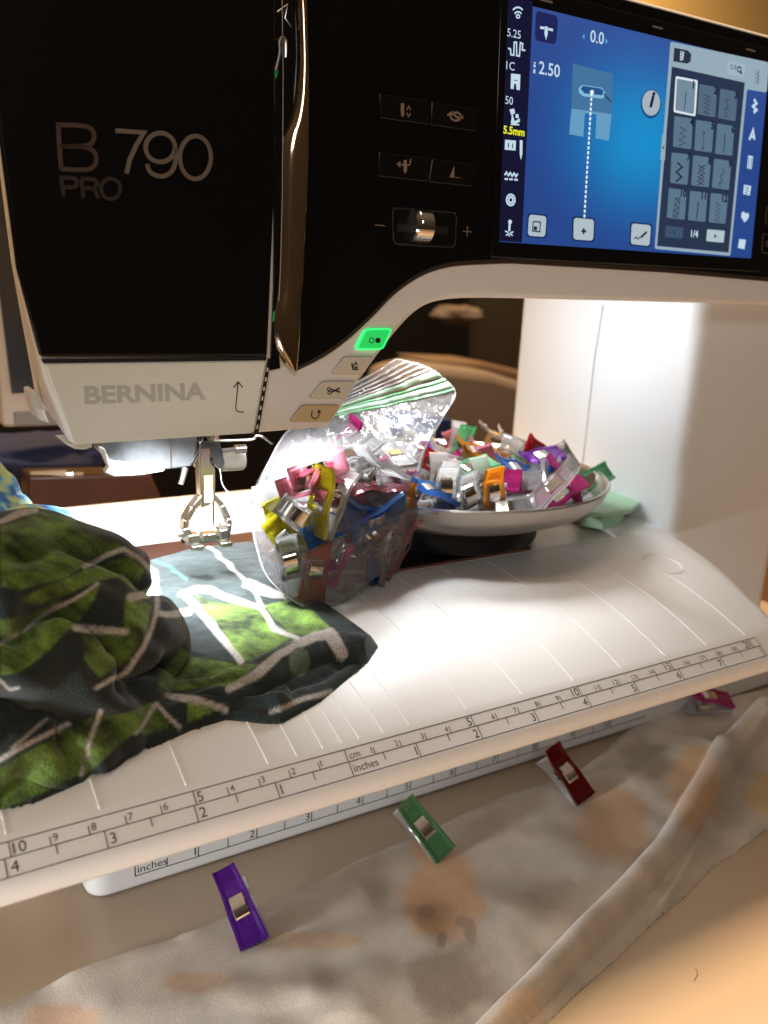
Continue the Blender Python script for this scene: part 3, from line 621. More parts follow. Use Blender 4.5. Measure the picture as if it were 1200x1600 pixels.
for y, z in zip(PY, PZ):
    for x in xs: V.append((x, y, z))
    r_ = XR(y)
    V.append((CX1 + (r_ - CX1) * .5, y, z)); V.append((r_ - 1.6, y, z)); V.append((r_ - .4, y, z - .5)); V.append((r_, y, z - 2.0))
for j in range(len(PY) - 1):
    for i in range(ncol - 1):
        if PY[j] >= CY0 - .01 and PY[j + 1] <= CY1 + .01 and 5 <= i < 25: continue
        a = j * ncol + i; F.append((a, a + 1, a + ncol + 1, a + ncol))
top = mesh('tabletop', V, F, cream, tab, solid=3.2, angle=50)
top.modifiers['s'].use_even_offset = False
# rounded rim of the cut-out
MB().tube([(CX0, CY0, -14.3), (CX1, CY0, -14.3)], .35, 6).build('cutout_rim', cream, tab)
def SUR(x, y, off): return (x, y - .35 * off, zt(y) + .94 * off)
gro = [-75.9, -51.2, -25.3, -15.6, -6.4, .3, 6.7, 15.9, 26, 50, 75, 100, 125, 150, 175, 200, -100]
def groove_path(x): return [(x, y) for y in np.linspace(-112.8, CY0 - .6 if CX0 < x < CX1 else 60, 40)]
for x in gro:
    mb = MB(); add_ribbon(mb, SUR, groove_path(x), .62, -.3, .17); mb.build('seam_guide', mat('guide_highlight', (.90, .89, .87), .25), tab, bevel=.08, seg=1, angle=60)  # paler than the table: ridge highlights put into the colour
mb = MB()
for r_, dz in ((10.4, .05), (9.7, -.05)): mb.tube([(207 + r_ * math.cos(t) * .92, -57.5 + r_ * math.sin(t), zt(-57.5 + r_ * math.sin(t)) + dz) for t in np.linspace(0, 2 * math.pi, 49)], .38, 6, caps=False)
mb.build('ring_mark', cream, tab)
# printed ruler on the sloping strip
RT = np.array([-114.6, -32.2]); RB = np.array([-121.6, -37.9]); RL = float(np.linalg.norm(RT - RB)); rd = (RB - RT) / RL; rn = np.array([rd[1], -rd[0]])   # down-slope, outward
if rn[1] < 0: rn = -rn
def RUL(x, s, off):          # s measured up from the bottom line
    p = RT + rd * (RL - s) + rn * off; return (x, p[0], p[1])
mb = MB(); mid = RL * .545; lw = .27; O0, O1 = .03, .07
XE = 204.5
for s_ in (0, mid, RL): add_ribbon(mb, RUL, [(X0 + 2, s_), (XE, s_)], lw, O0, O1)
add_ribbon(mb, RUL, [(XE, 0), (XE, RL)], lw, O0, O1)
add_ribbon(mb, RUL, [(0, 0), (0, RL)], lw, O0, O1)
for k in list(range(-14, 0)) + list(range(1, 21)):
    big = k % 5 == 0
    add_ribbon(mb, RUL, [(10 * k, mid), (10 * k, RL if big else mid + (RL - mid) * .6)], lw, O0, O1)
    h = 3.0 if big else 2.05
    if k > 0: add_text(mb, RUL, str(k), 10 * k - .7, mid + (.55 if big else .6), h=h, off=.05, anchor=1)
    else: add_text(mb, RUL, str(-k), 10 * k + .8, mid + (.55 if big else .9), h=h, off=.05)
for k in range(-5, 9):
    if k: 
        add_ribbon(mb, RUL, [(25.4 * k, 0), (25.4 * k, mid)], lw, O0, O1)
        h = 3.1 if abs(k) != 1 or k > 0 else 2.8
        if k > 0 and k < 8: add_text(mb, RUL, str(k), 25.4 * k - .8, .9, h=3.0, off=.05, anchor=1)
        elif k < 0: add_text(mb, RUL, str(-k), 25.4 * k + 1.1, .9, h=3.0, off=.05)
for k in range(-5, 8):
    x = 25.4 * (k + .5) if k != 0 else 12.7
    add_ribbon(mb, RUL, [(x, mid), (x, mid * .48)], lw, O0, O1)
add_text(mb, RUL, 'cm', 1.0, mid + .7, h=1.6, off=.05); add_text(mb, RUL, 'inches', 1.0, 1.2, h=2.5, off=.05)
mb.build('ruler_print', inkm, tab)

# ------------------------------------------------------------------ cloth helpers
def sdf(P, poly):            # signed distance, positive inside
    P = np.asarray(P, float); A = np.asarray(poly, float); B = np.roll(A, -1, 0)
    d = np.full(len(P), 1e9); ins = np.zeros(len(P), bool)
    for a, b in zip(A, B):
        e = b - a; t = np.clip(((P - a) @ e) / (e @ e + 1e-12), 0, 1); q = a + t[:, None] * e
        d = np.minimum(d, np.hypot(*(P - q).T))
        c = ((a[1] > P[:, 1]) != (b[1] > P[:, 1])); xi = a[0] + (P[:, 1] - a[1]) / (b[1] - a[1] + 1e-12) * e[0]; ins ^= c & (P[:, 0] < xi)
    return np.where(ins, d, -d)
def pdist(P, line):
    P = np.asarray(P, float); A = np.asarray(line, float); d = np.full(len(P), 1e9)
    for a, b in zip(A[:-1], A[1:]):
        e = b - a; t = np.clip(((P - a) @ e) / (e @ e + 1e-12), 0, 1); d = np.minimum(d, np.hypot(*(P - (a + t[:, None] * e)).T))
    return d
def fb(x, y, s, seed=0, o=3):
    return np.array([noise.fractal(Vector((a / s + seed, b / s, seed * 1.7)), 1, 2, o) for a, b in zip(x, y)])
def ss(x, a, b): t = np.clip((x - a) / (b - a), 0, 1); return t * t * (3 - 2 * t)
def heightcloth(name, poly, hfun, ground, step, m, parent=None, colfun=None, thick=.6):
    poly = np.array(poly, float); x0, y0 = poly.min(0) - step; x1, y1 = poly.max(0) + step
    nx = int((x1 - x0) / step) + 1; ny = int((y1 - y0) / step) + 1
    gx, gy = np.meshgrid(np.linspace(x0, x1, nx), np.linspace(y0, y1, ny)); P = np.stack([gx.ravel(), gy.ravel()], 1)
    d = sdf(P, poly)
    # snap the outermost ring onto the outline
    near = (d < 0) & (d > -step * 1.5)
    e = step * .5
    gxd = (sdf(P + [e, 0], poly) - sdf(P - [e, 0], poly)) / (2 * e); gyd = (sdf(P + [0, e], poly) - sdf(P - [0, e], poly)) / (2 * e)
    P2 = P.copy(); P2[near] -= (np.stack([gxd, gyd], 1) * d[:, None])[near]
    keep = d > -step * 1.5; dd = np.maximum(d, 0)
    X, Y, Z = hfun(P2[:, 0], P2[:, 1], dd); g = ground(P2[:, 0], P2[:, 1])
    Z = np.where(near, g + .05, np.maximum(Z, g + .1)); X = np.where(near, P2[:, 0], X); Y = np.where(near, P2[:, 1], Y)
    idx = -np.ones(len(P), int); idx[keep] = np.arange(keep.sum()); V = np.stack([X, Y, Z], 1)[keep]
    F = []
    K = keep.reshape(ny, nx); I = idx.reshape(ny, nx)
    for j in range(ny - 1):
        for i in range(nx - 1):
            if K[j, i] and K[j, i + 1] and K[j + 1, i] and K[j + 1, i + 1]: F.append((int(I[j, i]), int(I[j, i + 1]), int(I[j + 1, i + 1]), int(I[j + 1, i])))
    me = bpy.data.meshes.new(name); me.from_pydata((V * S).tolist(), [], F)
    if colfun is not None:
        C = colfun(V); at_ = me.color_attributes.new('print', 'FLOAT_COLOR', 'POINT')
        at_.data.foreach_set('color', np.hstack([C, np.ones((len(C), 1))]).astype(np.float32).ravel())
    me.shade_smooth(); o = link(name, me, m, parent)
    md = o.modifiers.new('s', 'SOLIDIFY'); md.thickness = thick * S; md.offset = -1
    return o

# ---- green leaf print fabric under the needle
def Z_(L): return np.array([(u * .51667, 720 + v * .51667) for u, v in L], float)
fibre = mat('printed_fabric', (.1, .1, .1), .85, bump=1.0, bscale=1500, var=.38, vscale=1100, vcol='print', sheen=.25, spec=.2)
GREENS = [[(0, 195), (130, 150), (250, 180), (390, 265), (300, 300), (180, 360), (60, 395), (0, 385)], [(0, 480), (110, 455), (240, 395), (310, 378), (255, 470), (150, 570), (60, 640), (0, 650)],
          [(60, 420), (200, 350), (310, 310), (400, 290), (440, 330), (410, 400), (360, 350), (250, 380), (120, 440)], [(250, 520), (370, 525), (400, 600), (300, 660), (250, 600)], [(390, 400), (460, 440), (440, 540), (390, 600), (370, 480)],
          [(590, 405), (700, 428), (790, 445), (880, 545), (760, 608), (735, 610), (650, 500)], [(800, 435), (905, 412), (1015, 518), (930, 530), (880, 520), (830, 480)], [(550, 560), (590, 590), (720, 615), (790, 620), (700, 680), (560, 692), (480, 660)], [(480, 640), (560, 600), (620, 690), (480, 700)],
          [(300, 770), (470, 735), (400, 820), (250, 960)], [(0, 925), (100, 870), (280, 770), (245, 950), (0, 1060)], [(415, 820), (465, 745), (515, 790), (505, 812), (440, 832)], [(560, 730), (640, 740), (650, 760), (560, 790)]]
VEINS = [([(0, 180), (60, 160), (110, 150)], 16), ([(0, 555), (120, 475), (230, 410), (300, 372)], 10), ([(260, 320), (330, 285), (380, 270), (430, 300), (468, 340), (478, 400), (470, 470), (440, 560), (380, 640), (290, 690)], 14), ([(400, 418), (470, 390)], 26),
         ([(230, 505), (300, 515), (380, 515)], 22), ([(480, 462), (570, 458)], 22), ([(612, 235), (660, 285), (700, 322), (745, 370)], 10), ([(745, 370), (790, 390), (830, 400), (920, 408)], 28), ([(545, 400), (590, 388), (640, 390), (720, 422), (790, 442)], 18),
         ([(755, 380), (800, 440)], 10), ([(790, 442), (830, 505), (900, 538)], 18), ([(562, 408), (600, 450), (650, 510), (730, 608)], 24), ([(690, 690), (780, 645), (850, 580), (950, 530), (1000, 525)], 24), ([(1000, 528), (1030, 580)], 44),
         ([(510, 712), (600, 725), (680, 752)], 22), ([(820, 762), (900, 730), (1000, 698)], 14), ([(405, 822), (470, 742)], 10), ([(475, 740), (540, 805)], 12), ([(300, 758), (245, 950)], 15), ([(-20, 915), (100, 850), (200, 795)], 14), ([(40, 870), (140, 780)], 7), ([(0, 665), (30, 690), (60, 682)], 7)]
def leafcol(V):
    px = pix(V); n1 = fb(V[:, 0], V[:, 1] + V[:, 2], 13, 3); n2 = fb(V[:, 0] + V[:, 2], V[:, 1], 3, 9); n3 = fb(V[:, 0], V[:, 1] - V[:, 2], 22, 5); w1 = fb(V[:, 0], V[:, 1] + V[:, 2], 12, 61, 1); w2 = fb(V[:, 0], V[:, 1] + V[:, 2], 12, 67, 1)
    wob = np.stack([w1, w2], 1) * 5; P = px + wob
    C = np.tile(np.array([.016, .024, .024]), (len(V), 1)); C += (np.clip(n3, 0, 1) * .02)[:, None] * np.array([.7, 1.1, 1.15])
    for g in GREENS:
        d = sdf(P, Z_(g)); m_ = ss(d, -1.5, 3)
        gr = np.clip(.56 + .75 * n1 + .35 * n2, 0.10, 1.2)[:, None] * np.array([.155, .265, .04]) + .003
        C = C * (1 - m_[:, None]) + gr * m_[:, None]
    for l, w_ in VEINS:
        d = pdist(P, Z_(l)); m_ = 1 - ss(d, w_ * .235 - 2.0, w_ * .235 + 2.6)
        C = C * (1 - m_[:, None]) + np.array([.45, .42, .38]) * m_[:, None]
    e = np.hypot((px[:, 0] - 468) / 17, (px[:, 1] - 1034) / 24); m_ = (1 - ss(e, .8, 1.1))[:, None]; C = C * (1 - m_) + np.array([.10, .14, .09]) * m_
    d = pdist(P, Z_([(455, 283), (520, 330), (560, 358)])); m_ = (1 - ss(d, 1, 5))[:, None] * .4; C = C * (1 - m_) + np.array([.05, .20, .18]) * m_
    return C
gt = lambda x, y: np.array([zt(b) for b in y])
fab = thing('printed_fabric', 'bunched green and black leaf print jersey lying under the needle', 'fabric', (-50, -70, -20))
def onz(L, z=-14, f=None):
    out = []
    for u, v in L:
        P = at(u, v, 2, z)
        for _ in range(6):
            P = at(u, v, 2, (zt(P[1]) + (z + 14)))
        out.append((P[0], P[1]))
    return out
# flat folded layer with a rolled hem
flat = onz([(222, 878), (300, 856), (392, 845), (410, 858), (450, 900), (520, 948), (582, 993), (591, 1006), (575, 1030), (500, 1090), (440, 1122), (410, 1122), (330, 1115), (240, 1130), (120, 1100), (120, 940)], -12.5)
hem = onz([(250, 1085), (330, 1075), (400, 1050), (450, 1020), (500, 1003), (545, 1000), (580, 1004)], -8)
cre = onz([(250, 1110), (350, 1090), (430, 1082), (500, 1060), (560, 1025)], -12)
def hflat(x, y, d):
    P = np.stack([x, y], 1); g = gt(x, y); h = 1.9 * np.sqrt(np.clip(1 - (1 - np.clip(d / 1.9, 0, 1)) ** 2, 0, 1))
    dh = pdist(P, hem); h = h + 6.0 * np.sqrt(np.clip(1 - (dh / 6.5) ** 2, 0, 1)) * ss(d, 0, 2.5)
    dc = pdist(P, cre); h = h - 1.2 * np.exp(-(dc / 1.6) ** 2)
    h = h + .35 * fb(x, y, 9, 2) * ss(d, 0, 4) + 1.2 * ss(-y, 40, 85) * np.abs(fb(x, y, 16, 6)) * ss(d, 0, 5)
    return x, y, g + h
heightcloth('folded_layer', flat, hflat, gt, .42, fibre, fab, leafcol)
# trailing lower layer towards the front edge
low = onz([(-60, 1275), (0, 1262), (60, 1248), (130, 1218), (180, 1176), (240, 1166), (300, 1140), (380, 1116), (440, 1124), (470, 1108), (440, 1060), (300, 1020), (0, 1000), (-90, 1100)], -14)
r1 = onz([(-40, 1200), (60, 1180), (150, 1140), (240, 1120), (330, 1100), (440, 1098)], -8); r2 = onz([(0, 1150), (100, 1120), (200, 1100), (300, 1080)], -8)
def hlow(x, y, d):
    P = np.stack([x, y], 1); g = gt(x, y); h = 2.4 * np.sqrt(np.clip(1 - (1 - np.clip(d / 2.4, 0, 1)) ** 2, 0, 1))
    h = h + 5.0 * np.sqrt(np.clip(1 - (pdist(P, r1) / 7) ** 2, 0, 1)) * ss(d, 0, 4) + 2.0 * np.exp(-(pdist(P, r2) / 4) ** 2)
    h = h + (1.6 * fb(x, y, 14, 12) + .5 * fb(x, y, 5, 4)) * ss(d, 0, 5)
    return x, y, g + h
heightcloth('trailing_layer', low, hlow, gt, .42, fibre, fab, leafcol)
# the bunched mass on top: bulging body with deep folds
nu, nv = 460, 230; V = []
CB = np.array([-96.0, -66.0, -16.0])
def fold(th, ph, k): return math.exp(-(k / 1.0) ** 2)
for j in range(nv + 1):
    ph = math.pi / 2 * 1.12 * j / nv          # 0 at the top
    for i in range(nu):
        th = 2 * math.pi * i / nu
        rx = 60 + 4 * math.sin(2 * th + 1); ry = 40; rz = 57
        sp, cp = math.sin(ph), math.cos(ph)
        e = .86
        x = rx * math.cos(th) * sp ** e; y = ry * math.sin(th) * sp ** e; z = rz * (abs(cp) ** .9) * (1 if cp > 0 else -1)
        n_ = noise.fractal(Vector((x / 34 + 3, y / 34, z / 34)), 1, 2, 3)
        # long swirling folds sweeping down from the upper left to the right
        q = (x * .55 + z * .9 + y * .25) / 21 + n_ * 1.1
        f_ = math.sin(q * 2.4) ; f_ = (1 - abs(f_)) ** 1.2
        q2 = noise.noise(Vector((x / 11, y / 17, z / 15))) 
        k = 1 + .06 * n_ - .17 * f_ * ss(np.array(sp), .25, .7).item() + .012 * q2
        V.append((CB[0] + x * k, CB[1] + y * k, max(CB[2] + z * k, -30)))
F = [(j * nu + i, j * nu + (i + 1) % nu, (j + 1) * nu + (i + 1) % nu, (j + 1) * nu + i) for j in range(nv) for i in range(nu)]
me = bpy.data.meshes.new('bunched_fold'); V = np.array(V); V[:, 2] = np.maximum(V[:, 2], np.array([zt(y) for y in V[:, 1]]) + .4)
me.from_pydata((V * S).tolist(), [], F); at_ = me.color_attributes.new('print', 'FLOAT_COLOR', 'POINT'); C = leafcol(V)
at_.data.foreach_set('color', np.hstack([C, np.ones((len(C), 1))]).astype(np.float32).ravel()); me.shade_smooth(); link('bunched_fold', me, fibre, fab)

# ---- blue swirl fabric behind it
def bluecol(V):
    n1 = fb(V[:, 0], V[:, 2] * 1.5 + V[:, 1] * .3, 13, 31); n2 = fb(V[:, 0] + n1 * 14, V[:, 2] + n1 * 9, 6, 44); n3 = fb(V[:, 0], V[:, 2], 3, 77)
    t = ss(n2, -.25, .35)[:, None]; C = np.array([.045, .10, .42]) * (1 - t) + np.array([.08, .36, .62]) * t
    t = ss(n2 + .3 * n3, .28, .5)[:, None]; C = C * (1 - t) + np.array([.42, .62, .50]) * t
    t = ss(n1 + .2 * n3, .3, .5)[:, None] * .8; C = C * (1 - t) + np.array([.55, .62, .16]) * t
    return C
nu, nv = 120, 60; V = []
for j in range(nv + 1):
    ph = math.pi / 2 * j / nv
    for i in range(nu):
        th = 2 * math.pi * i / nu; x = 42 * math.cos(th) * math.sin(ph) ** .9; y = 24 * math.sin(th) * math.sin(ph) ** .9; z = 56 * math.cos(ph)
        n_ = noise.fractal(Vector((x / 26 + 8, y / 26, z / 26)), 1, 2, 3); k = 1 + .08 * n_ - .05 * (1 - abs(math.sin((z * 1.0 + x * .7) / 9 + n_ * 2))) ** 2
        V.append((-96 + x * k, 32 + y * k, -13.8 + z * k))
# a little rolled cuff at its right end
F = [(j * nu + i, j * nu + (i + 1) % nu, (j + 1) * nu + (i + 1) % nu, (j + 1) * nu + i) for j in range(nv) for i in range(nu)]
V = np.array(V); n0 = len(V)
mb = MB(); mb.tube([(-72, 8, -9), (-67, 11, 4), (-61, 15, 12), (-56, 20, 14.5)], [6, 6, 5, 3.4], 14); mb.tube(crom([(-78, 12, 18), (-70, 14, 20), (-62, 18, 18), (-54, 22, 14.5), (-52.5, 23, 10), (-54, 22, 2), (-56, 20, -10)], 4), [3.2] * 12 + [3.6] * 13, 14)
V = np.vstack([V, np.array(mb.V)]); F += [tuple(k + n0 for k in f) for f in mb.F]
me = bpy.data.meshes.new('swirl_fabric'); me.from_pydata((V * S).tolist(), [], F); at_ = me.color_attributes.new('print', 'FLOAT_COLOR', 'POINT'); C = bluecol(V)
at_.data.foreach_set('color', np.hstack([C, np.ones((len(C), 1))]).astype(np.float32).ravel()); me.shade_smooth()
tag(link('swirl_fabric', me, mat('blue_fabric', (.1, .1, .1), .8, bump=.5, bscale=1600, var=.15, vscale=300, vcol='print', sheen=.2, spec=.2)), 'blue and aqua swirl painted fabric peeking out behind the green one', 'fabric')

# ---- sheer beige cloth on the desk
def ond(L, z=ZD + 1): return [tuple(at(u, v, 2, z)[:2]) for u, v in L]
out = ond([(-60, 1600), (30, 1556), (105, 1526), (160, 1505), (230, 1482), (300, 1462), (380, 1425), (440, 1398), (500, 1375), (560, 1340), (620, 1318), (680, 1293), (740, 1262), (800, 1236), (850, 1222), (900, 1206), (950, 1168), (985, 1135), (1040, 1110), (1120, 1092), (1260, 1060),
           (1290, 1230), (1200, 1292), (1150, 1330), (1115, 1352), (1070, 1400), (1030, 1432), (960, 1500), (900, 1552), (850, 1602), (790, 1700), (-60, 1800)])
roll = ond([(730, 1640), (790, 1580), (850, 1522), (920, 1450), (985, 1385), (1050, 1312), (1100, 1230), (1140, 1165), (1200, 1100)], ZD + 6)
edge2 = ond([(1030, 1425), (1060, 1370), (1100, 1290), (1150, 1200), (1200, 1125)], ZD + 3)
folds = [(ond(l), h_, w_) for l, h_, w_ in (([(120, 1530), (230, 1500), (330, 1475), (470, 1430), (560, 1400)], 3.5, 8), ([(0, 1600), (160, 1560), (320, 1520), (520, 1480), (640, 1450)], 3.0, 10), ([(300, 1462), (440, 1412), (560, 1352), (690, 1300), (860, 1240)], 2.2, 6), ([(560, 1560), (700, 1500), (800, 1440)], 2.0, 12), ([(900, 1230), (1000, 1210), (1100, 1170)], 4, 9), ([(180, 1600), (330, 1572), (480, 1560)], 2.5, 9))]
def hsh(x, y, d):
    P = np.stack([x, y], 1); h = 1.2 + 1.6 * fb(x, y, 34, 21, 1) + .5 * fb(x, y, 15, 25, 1)
    for l, h_, w_ in folds: h = h + h_ * np.exp(-(pdist(P, l) / w_) ** 2)
    dr = pdist(P, roll); wr = 5 + 3 * ss(y, -170, -60); h = h + 8.5 * np.sqrt(np.clip(1 - (dr / wr) ** 2, 0, 1))
    h = h + 2 * np.exp(-(pdist(P, edge2) / 2.2) ** 2)
    h = h * ss(d, -.5, 3.5) + .3
    return x, y, ZD + h
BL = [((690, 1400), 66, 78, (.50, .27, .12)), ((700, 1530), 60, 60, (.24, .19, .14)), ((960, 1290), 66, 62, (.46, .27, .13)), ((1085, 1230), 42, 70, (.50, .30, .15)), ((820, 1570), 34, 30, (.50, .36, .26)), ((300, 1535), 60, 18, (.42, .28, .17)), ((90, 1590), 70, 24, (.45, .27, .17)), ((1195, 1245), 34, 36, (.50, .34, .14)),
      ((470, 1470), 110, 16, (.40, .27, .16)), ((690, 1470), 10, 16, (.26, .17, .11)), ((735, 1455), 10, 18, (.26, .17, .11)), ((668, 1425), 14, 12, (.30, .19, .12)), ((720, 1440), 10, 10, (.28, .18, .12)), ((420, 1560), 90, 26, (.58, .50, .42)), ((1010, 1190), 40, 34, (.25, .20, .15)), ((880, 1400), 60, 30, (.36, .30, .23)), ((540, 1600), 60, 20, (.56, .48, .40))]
def shcol(V):
    px = pix(V); n1 = fb(V[:, 0], V[:, 1], 14, 51); n2 = fb(V[:, 0], V[:, 1], 5, 55)
    C = np.tile(np.array([.52, .455, .38]), (len(V), 1)) * (1 + .16 * n1 + .04 * n2)[:, None]
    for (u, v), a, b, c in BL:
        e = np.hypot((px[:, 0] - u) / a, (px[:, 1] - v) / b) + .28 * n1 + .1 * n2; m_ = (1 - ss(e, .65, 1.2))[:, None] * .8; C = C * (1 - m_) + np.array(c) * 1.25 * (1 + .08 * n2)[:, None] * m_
    return C
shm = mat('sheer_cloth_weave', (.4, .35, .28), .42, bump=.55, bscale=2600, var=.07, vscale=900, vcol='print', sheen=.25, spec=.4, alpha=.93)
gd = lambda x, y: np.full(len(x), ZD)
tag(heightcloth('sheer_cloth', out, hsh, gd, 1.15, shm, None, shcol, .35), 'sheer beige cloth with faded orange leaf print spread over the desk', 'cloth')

# ------------------------------------------------------------------ clips
CC = {'green': (.28, .85, .45), 'red': (.85, .04, .05), 'magenta': (.90, .06, .38), 'pink': (.97, .42, .52), 'dull green': (.16, .42, .18), 'dark red': (.22, .003, .01), 'deep purple': (.20, .03, .50), 'orange': (1, .42, .03), 'yellow': (.97, .88, .06), 'blue': (.06, .32, .92), 'clear': (.97, .98, .98), 'violet': (.48, .10, .80)}
def plastic(n, c, tr=.5, df_=None):
    key = 'clip_' + n
    if key in MATS: return MATS[key]
    m = bpy.data.materials.new(key); m.use_nodes = True; nt = m.node_tree; N = nt.nodes; L = nt.links; N.clear(); o = N.new('ShaderNodeOutputMaterial')
    t = N.new('ShaderNodeBsdfTransparent'); d = N.new('ShaderNodeBsdfDiffuse'); l = N.new('ShaderNodeBsdfTranslucent'); g = N.new('ShaderNodeBsdfGlossy'); g.inputs['Roughness'].default_value = .08
    t.inputs[0].default_value = (*([x ** .45 for x in c] if n[:5] != 'clear' else (.985, .99, .99)), 1); d.inputs[0].default_value = (*c, 1); l.inputs[0].default_value = (*c, 1)
    a = N.new('ShaderNodeMixShader'); a.inputs[0].default_value = .72; L.new(d.outputs[0], a.inputs[1]); L.new(l.outputs[0], a.inputs[2])
    lw = N.new('ShaderNodeLayerWeight'); lw.inputs[0].default_value = .35
    mr = N.new('ShaderNodeMapRange'); mr.inputs[3].default_value = 1 - tr; mr.inputs[4].default_value = min(1, 1.35 - tr); L.new(lw.outputs['Facing'], mr.inputs[0])
    b = N.new('ShaderNodeMixShader'); L.new(mr.outputs[0], b.inputs[0]); L.new(t.outputs[0], b.inputs[1]); L.new(a.outputs[0], b.inputs[2])
    f = N.new('ShaderNodeFresnel'); f.inputs[0].default_value = 1.5
    e = N.new('ShaderNodeMixShader'); L.new(f.outputs[0], e.inputs[0]); L.new(b.outputs[0], e.inputs[1]); L.new(g.outputs[0], e.inputs[2]); L.new(e.outputs[0], o.inputs[0])
    MATS[key] = m; return m
clearm = plastic('clear_jaw', (.98, .98, .98), .72)
def jaw(zsign, m, name, wide=1):
    xs_ = [-13.5, -12.3, -10, -7, -4.2, -2.6, 0, 2.6, 4.2, 7, 10, 12.2, 13.5]
    def zc(x): return (1.0 + max(0, (13 - x)) * .10 + (.028 * (x + 2) ** 2 if x < -2 else 0) + (1.5 * math.exp(-((x - 1) / 6) ** 2)))
    if zsign < 0: zc_ = zc; zc = lambda x: zc_(x) + max(0, -2 - x) * .16
    def hw(x): return (4.2 + (x + 13.5) / 27 * 1.2) * wide
    yf = [-1, -.86, -.62, 0, .62, .86, 1]; V = []; F = []; nx = len(xs_); ny = len(yf)
    for lay_ in (0, 1):
        for i, x in enumerate(xs_):
            for j, y in enumerate(yf):
                rim = .7 if (j in (0, 1, ny - 2, ny - 1) and lay_) else 0
                V.append((x, y * hw(x), zsign * (zc(x) + (1.3 if lay_ else 0) + rim)))
    def id_(l, i, j): return l * nx * ny + i * ny + j
    hole = lambda i, j: 4 <= i <= 7 and 2 <= j <= 3
    for i in range(nx - 1):
        for j in range(ny - 1):
            if hole(i, j): continue
            F.append((id_(0, i, j), id_(0, i, j + 1), id_(0, i + 1, j + 1), id_(0, i + 1, j))); F.append((id_(1, i, j), id_(1, i, j + 1), id_(1, i + 1, j + 1), id_(1, i + 1, j)))
            for (a, b, c, dd) in (((i, j), (i, j + 1), 0, -1), ((i + 1, j), (i + 1, j + 1), 0, 1)):
                ii = i + (dd if dd < 0 else 1)
                if ii < 0 or ii >= nx - 1 or hole(ii, j): F.append((id_(0, *a), id_(0, *b), id_(1, *b), id_(1, *a)))
            for (a, b, jj) in (((i, j), (i + 1, j), j - 1), ((i, j + 1), (i + 1, j + 1), j + 1)):
                if jj < 0 or jj >= ny - 1 or hole(i, jj): F.append((id_(0, *a), id_(0, *b), id_(1, *b), id_(1, *a)))
    mb = MB(); mb.V = V; mb.F = F
    z = zc(-12) + 1.3
    mb.box(-9.6, -9.2, -2.4, 2.4, zsign * (zc(-9.4) + 1.2), zsign * (zc(-9.4) + 1.75)); mb.box(-11.2, -10.8, -2.2, 2.2, zsign * (zc(-11) + 1.2), zsign * (zc(-11) + 1.75))
    for k in range(-2, 3): mb.box(12.6, 13.7, k * 1.9 - .5, k * 1.9 + .5, zsign * (zc(13)), zsign * (zc(13) - .7))
    me = bpy.data.meshes.new(name); me.from_pydata([tuple(c * S for c in v) for v in mb.V], [], mb.F); bm = bmesh.new(); bm.from_mesh(me); bmesh.ops.recalc_face_normals(bm, faces=bm.faces); bm.to_mesh(me); bm.free()
    me.materials.append(m); return me
top_me = jaw(1, plastic('clear', CC['clear'], .8), 'top_jaw'); bot_me = jaw(-1, clearm, 'bottom_jaw', .96)
sp = MB(); path = crom([(3.9, 3.9), (2.4, 4.9), (0, 5.5), (-3.2, 5.2), (-5.2, 3.6), (-5.6, 0), (-5.2, -3.6), (-3.2, -5.4), (0, -5.3), (3.6, -4.9)], 4)
add_ribbon(sp, lambda a, b, o: (a, o, b), path, .45, -2.5, 2.5)
spring_me = bpy.data.meshes.new('spring'); spring_me.from_pydata([tuple(c * S for c in v) for v in sp.V], [], sp.F)
bm = bmesh.new(); bm.from_mesh(spring_me); bmesh.ops.recalc_face_normals(bm, faces=bm.faces); bm.to_mesh(spring_me); bm.free(); spring_me.materials.append(chrome)
def clip(M, color, label, group=None):
    o = bpy.data.objects.new('clip', None); COL.objects.link(o); o.empty_display_size = .01; o.matrix_world = M
    tag(o, label, 'clip', group)
    for nm, me in (('top_jaw', top_me), ('bottom_jaw', bot_me), ('spring', spring_me)):
        c = bpy.data.objects.new(nm, me); COL.objects.link(c); c.parent = o
        if nm == 'top_jaw': c.material_slots[0].link = 'OBJECT'; c.material_slots[0].material = plastic(color, CC[color], .60 if color != 'clear' else .74)
    return o
def basis(P, xdir, zdir):
    x = Vector(xdir).normalized(); z = Vector(zdir); z = (z - x * z.dot(x)).normalized(); y = z.cross(x)
    M = Matrix((x, y, z)).transposed().to_4x4(); M.translation = Vector(P) * S; return M
# four clips holding the folded edge of the sheer cloth: (rear px, front px, height)
def edgeclip(r_, f_, zr, zf, color, label, up=(0, -.35, 1)):
    a = at(*r_, 2, zr); b = at(*f_, 2, zf); c = (a + b) / 2
    return clip(basis(c, b - a, up), color, label, 'clips along the cloth edge')
edgeclip((360, 1372), (398, 1470), -103, -115, 'deep purple', 'purple clip with silver spring gripping the edge of the sheer cloth', (-.5, -.6, .8))
edgeclip((634, 1262), (690, 1330), -102, -115, 'dull green', 'dull green clip standing on the cloth edge between the purple and the red clip', (-.4, -.6, .8))
edgeclip((862, 1182), (908, 1243), -103, -115, 'dark red', 'dark red clip on the cloth edge under the front of the table', (-.3, -.6, .8))
edgeclip((1074, 1094), (1138, 1098), -110, -112, 'magenta', 'magenta clip farthest along the cloth edge, close to the machine base', (0, -.4, 1))

